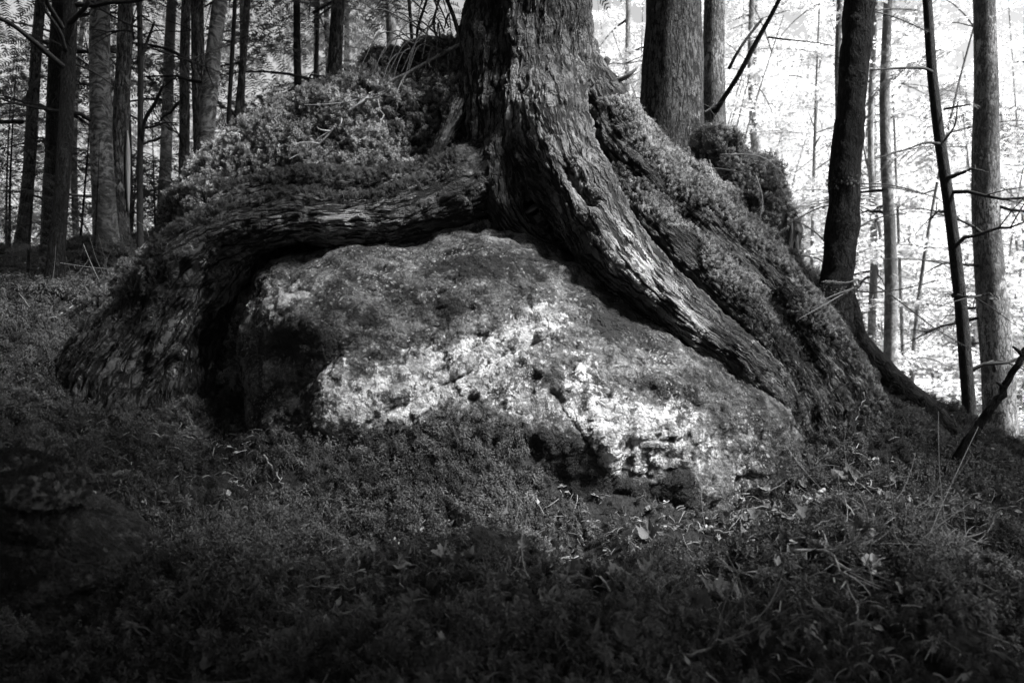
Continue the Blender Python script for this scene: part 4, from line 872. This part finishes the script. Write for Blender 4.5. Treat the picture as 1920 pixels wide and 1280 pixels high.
# needle twigs growing from the foot of the slender dark tree
def needle_twig(rows, par, mat, rad=.0035, nl=.016, seed=0, from_t=.35, step=.006):
    o, P = limb_part([(x, y, Y, rad * (1 - .15 * i)) for i, (x, y, Y) in enumerate(rows)], 'twig', par, 'branch', 20, 5, .0, seed); r = np.random.default_rng(seed)
    P = spline(P[int(len(P) * from_t):], max(8, int(np.linalg.norm(P[-1] - P[0]) * (1 - from_t) / step))); V = []; F = []
    T = np.gradient(P, axis=0); T /= np.linalg.norm(T, axis=1)[:, None]
    for p, t in zip(P, T):
        sd_ = np.cross(t, (0, .3, 1)); sd_ /= np.linalg.norm(sd_)
        for q in (-1, 1):
            e = p + (sd_ * q * .85 + t * .5 + r.normal(size=3) * .15) * nl * r.uniform(.7, 1.1); k_ = len(V); wv = t * .0014; V += [p - wv, p + wv, e + wv * .7, e - wv * .7]; F.append((k_, k_ + 1, k_ + 2, k_ + 3))
    ob = mobj('needles', grid_mesh('needles', np.array(V) - np.array(par.location), F), M[mat], o, False); ob['kind'] = 'stuff'; return o
needle_twig([(1600,540,3.65),(1565,560,3.5),(1530,580,3.4),(1498,598,3.35)], dark_tree, 'needles_pale', seed=30, from_t=.5)
needle_twig([(1605,525,3.68),(1585,530,3.55),(1560,528,3.5),(1545,527,3.45)], dark_tree, 'needles_pale', seed=31, from_t=.3)
needle_twig([(1608,525,3.72),(1650,540,3.6),(1700,575,3.5),(1760,620,3.45),(1840,665,3.4)], dark_tree, 'needles', seed=32, from_t=.2)
needle_twig([(1605,545,3.72),(1640,548,3.65),(1700,540,3.6),(1760,525,3.55)], dark_tree, 'needles', seed=33, from_t=.5)
needle_twig([(1600,540,3.6),(1560,555,3.5),(1520,575,3.45),(1490,585,3.4)], dark_tree, 'needles', seed=34, from_t=.8)
for i, (x, y, x1, y1) in enumerate(((1612,345,1760,372),(1612,355,1720,362),(1605,430,1700,400),(1570,385,1480,420),(1612,20,1740,60),(1620,30,1720,20),(1560,470,1490,412),(1555,500,1490,480))):
    needle_twig([(x, y, 3.8), ((2 * x + x1) / 3, (2 * y + y1) / 3 - 8, 3.9), ((x + 2 * x1) / 3, (y + 2 * y1) / 3 - 6, 4.), (x1, y1, 4.1)], dark_tree, 'needles', .004, .02, 40 + i, .45)

# ------------------------------------------------------------------ twigs on the forest floor
tw = [
 ([(275,812),(310,815),(345,818),(378,822)], .006, 'twig_pale', 'pale straight twig lying on moss before the dark hollow', 1),
 ([(495,852),(512,878),(522,892),(530,905)], .005, 'twig_pale', 'short pale bent twig standing in the thick moss', 0),
 ([(430,902),(448,908),(462,918)], .004, 'twig_pale', 'small pale curved twig on the moss carpet', 0),
 ([(740,1008),(748,1040),(753,1075),(755,1115)], .005, 'twig_pale', 'thin upright twig threading down the moss face', 0),
 ([(170,920),(190,940),(208,962),(216,985),(245,1012)], .005, 'twig_pale', 'crooked pale twig lying across the dark stone', 2),
 ([(535,1103),(600,1101),(668,1104)], .004, 'twig', 'thin straight twig flat on the shaded moss', 1),
 ([(480,1205),(500,1235),(516,1268)], .005, 'twig', 'forked twig among dark dead leaves', 3),
 ([(1250,1285),(1258,1255),(1264,1228)], .007, 'twig_pale', 'stubby pale stick poking up by the small stone', 0),
 ([(1485,1030),(1535,1030),(1562,1040),(1580,1070),(1592,1120),(1597,1152)], .006, 'twig_pale', 'kinked pale branch over the dark hollow in the twig litter', 10),
 ([(1940,1015),(1890,1040),(1840,1055),(1795,1085),(1772,1120),(1762,1165)], .006, 'twig', 'long arching branch over the shaded corner', 8),
 ([(1480,1012),(1560,1010),(1640,1015),(1700,1008),(1780,1004),(1850,1015),(1930,1030)], .007, 'twig', 'longest fallen branch combing across the twig litter', 18),
 ([(1545,918),(1510,945),(1490,970),(1478,995)], .012, 'twig_pale', 'thick short bark-stripped stick in the leaf litter', 0),
 ([(1270,1226),(1330,1212),(1385,1188),(1420,1150)], .005, 'twig', 'forking thin branch rising from the foreground moss', 6),
 ([(1420,935),(1470,905),(1520,880),(1550,850)], .004, 'twig', 'fine twig propped against the foot of the root', 3),
 ([(1600,800),(1612,770),(1622,740)], .004, 'twig_pale', 'slim pale twig upright at the foot of the slender dark tree', 0),
 ([(20,628),(90,600),(180,545),(240,490),(290,432)], .006, 'twig_pale', 'long bare branch lying up the left mossy slope'.replace('left ', ''), 12),
 ([(60,560),(140,530),(200,500)], .005, 'twig', 'bent twig under the bleached log', 8),
 ([(205,520),(225,480),(240,455)], .006, 'twig_dark', 'dark stick jutting from the slope beside the mound', 2),
 ([(1560,1010),(1660,960),(1750,945),(1830,960)], .005, 'twig', 'gently curved branch bridging the litter bank', 12),
 ([(1640,1075),(1700,1040),(1790,1045),(1900,1085)], .005, 'twig', 'low branch with many fine twigs in the shaded litter', 14),
 ([(1590,905),(1640,915),(1700,935)], .004, 'twig_pale', 'fine pale twig across the leaf litter', 3),
 ([(1300,1000),(1340,985),(1400,960)], .004, 'twig', 'short twig before the boulder foot', 2),
]
for i, (p, r0, mt, lbl, sd_) in enumerate(tw): twig('twig', lbl, 'twig', None, p, r0, mt, .055, int(sd_ * 1.6), 50 + i, 16, .004, .26)
tr = np.random.default_rng(15)
for i in range(62):
    bank = i < 42
    x, y = (tr.uniform(1380, 1900), tr.uniform(880, 1130)) if bank else (tr.uniform(250, 1350), tr.uniform(850, 1240))
    a = tr.uniform(-.6, .6) + (pi if tr.random() < .5 else 0) if bank else tr.uniform(0, 6.28); l = tr.uniform(40, 190) if bank else tr.uniform(18, 50)
    if not bank and 500 < x < 1450 and y < 980: continue
    twig('twig', 'fine dry twig in the tangle of the litter bank' if bank else 'small broken twig caught in the moss carpet', 'twig', 'twigs of the litter bank' if bank else 'twigs in the moss carpet',
         [(x, y), (x + l * .5 * cos(a), y + l * .25 * sin(a)), (x + l * cos(a), y + l * .5 * sin(a))], tr.uniform(.0018, .0035), ('twig', 'twig_pale', 'twig')[i % 3], .04, int(tr.integers(0, 4)), 200 + i, 8, .003, .1)

# ------------------------------------------------------------------ fallen leaves
def leaf_mesh(kind, seed, mat):
    r = np.random.default_rng(seed)
    if kind == 'maple':
        A = [(0,-.05),(.16,-.28),(.42,-.32),(.46,-.12),(.62,.02),(.56,.13),(.7,.36),(.52,.38),(.46,.5),(.3,.46),(.2,.52),(.16,.66),(0,.95)]
        A = A + [(-x, y) for x, y in A[-2:0:-1]]
    else:
        A = [(0,-.5),(.2,-.36),(.33,-.1),(.31,.15),(.2,.4),(.08,.62),(0,.78)]; A = A + [(-x, y) for x, y in A[-2:0:-1]]
    A = np.array(A) * (1 + .08 * r.normal(size=(len(A), 1))); n = len(A); c = A.mean(0)
    inn = c + (A - c) * .5; P = np.vstack((A, inn, [c])); curl = r.uniform(.1, .8); fold = r.uniform(-.4, .9)
    z = curl * (P ** 2).sum(1) + fold * np.abs(P[:, 0]) * .6 + .06 * r.normal(size=len(P)); V = np.c_[P, z]
    F = [(i, (i + 1) % n, n + (i + 1) % n, n + i) for i in range(n)] + [(n + i, n + (i + 1) % n, 2 * n) for i in range(n)]
    m = MB(); m.add(V, F); m.tube(np.array(((0, -.05 if kind == 'maple' else -.5, 0), (.03, -.4, .02), (.1, -.75, .1))), (.018, .015, .012), 4, False)
    me = bpy.data.meshes.new('fallen_leaf'); me.from_pydata(np.concatenate(m.v), [], m.f); me.materials.append(M[mat]); me.shade_smooth(); return me
LV = {t: [leaf_mesh(kd, 70 + i, mt) for i, kd in enumerate(('maple', 'maple', 'oval', 'oval'))] for t, mt in (('p', 'dead_leaf_pale'), ('g', 'dead_leaf'), ('d', 'dead_leaf_dark'))}
SHP = ('lobed', 'lobed', 'oval', 'oval')
LBL = {'p': ('bright pale %s leaf fallen on the moss', 'bright fallen leaves'), 'g': ('dull grey withered %s leaf fallen on the moss', 'withered leaves on the moss'), 'd': ('dark dead %s leaf sunk in the moss', 'dark dead leaves')}
SHD = bpy.data.collections.new('leaf_shards')
for i in range(4):
    for t in 'dg':
        so_ = bpy.data.objects.new('leaf_shard', LV[t][i].copy()); so_.data.transform(Matrix.Rotation(.5 * i, 4, 'X') @ Matrix.Scale(.028, 4)); SHD.objects.link(so_)
tag(scatter('leaf_litter', mm_l, falloff * np.clip(.12 + .45 * fbm(coords(mm_l), 1.6, 3, 48) + .75 * litter, 0, 1), SHD, 420, .5, 1.3, .8, .2), 'crumpled scraps of dead leaf littering the moss and bank', 'litter')
lr = np.random.default_rng(4)
leaves = [(935,975,'g',.05,0),(1070,1062,'p',.035,2),(1380,972,'p',.04,2),(1335,996,'p',.034,3),(1640,866,'p',.03,3),(1062,1082,'g',.045,0),(1117,1078,'g',.03,2),(1165,1095,'g',.04,1),(1215,1081,'g',.035,0),(1030,1152,'g',.055,0),
 (985,1143,'g',.04,1),(965,1152,'g',.03,0),(1315,1156,'g',.05,0),(1385,1128,'p',.03,2),(1452,1135,'g',.035,1),(1634,1078,'p',.045,0),(1220,1014,'g',.045,1),(1034,1038,'g',.03,2),(840,1050,'g',.035,0),(790,1136,'d',.045,0),(375,822,'g',.05,0),
 (205,916,'g',.05,2),(225,908,'g',.05,0),(925,1106,'p',.025,2),(1502,906,'g',.05,2),(1540,945,'g',.05,0),(1600,902,'g',.05,1),(1640,896,'g',.05,2),(1580,905,'g',.055,0),(1530,982,'g',.05,1),(1420,986,'g',.05,0),(1352,976,'g',.045,1),
 (420,1216,'d',.06,0),(512,1200,'g',.03,2),(500,1236,'d',.055,1),(380,1236,'d',.045,2),(1118,1228,'d',.05,2),(530,1240,'d',.06,0),(1350,1130,'d',.05,1),(930,1238,'d',.05,0),(1740,890,'g',.04,2),(1820,900,'g',.04,3),(1400,1010,'g',.04,3)]
for i in range(50): leaves.append((lr.uniform(400, 1500), lr.uniform(900, 1230), 'gdd'[int(lr.integers(3))], lr.uniform(.02, .04), int(lr.integers(4))))
for i in range(34): leaves.append((lr.uniform(1380, 1900), lr.uniform(880, 1010), 'gd'[int(lr.integers(2))], lr.uniform(.03, .05), int(lr.integers(4))))
for i, (x, y, t, s_, v) in enumerate(leaves):
    p, n = surf(x, y, .014 if i < 43 else .008)
    o = bpy.data.objects.new('fallen_leaf', LV[t][v]); C.objects.link(o); tag(o, LBL[t][0] % SHP[v], 'leaf', SHP[v] + ' ' + LBL[t][1])
    nn = Vector(n * .5 + np.array((0, -.55, .6)) + lr.normal(size=3) * .3).normalized()
    o.matrix_world = Matrix.Translation(p) @ nn.to_track_quat('Z', 'Y').to_matrix().to_4x4() @ Matrix.Rotation(lr.uniform(0, 6.28), 4, 'Z') @ Matrix.Scale(s_ * (1.25 if i < 43 else 1.), 4)
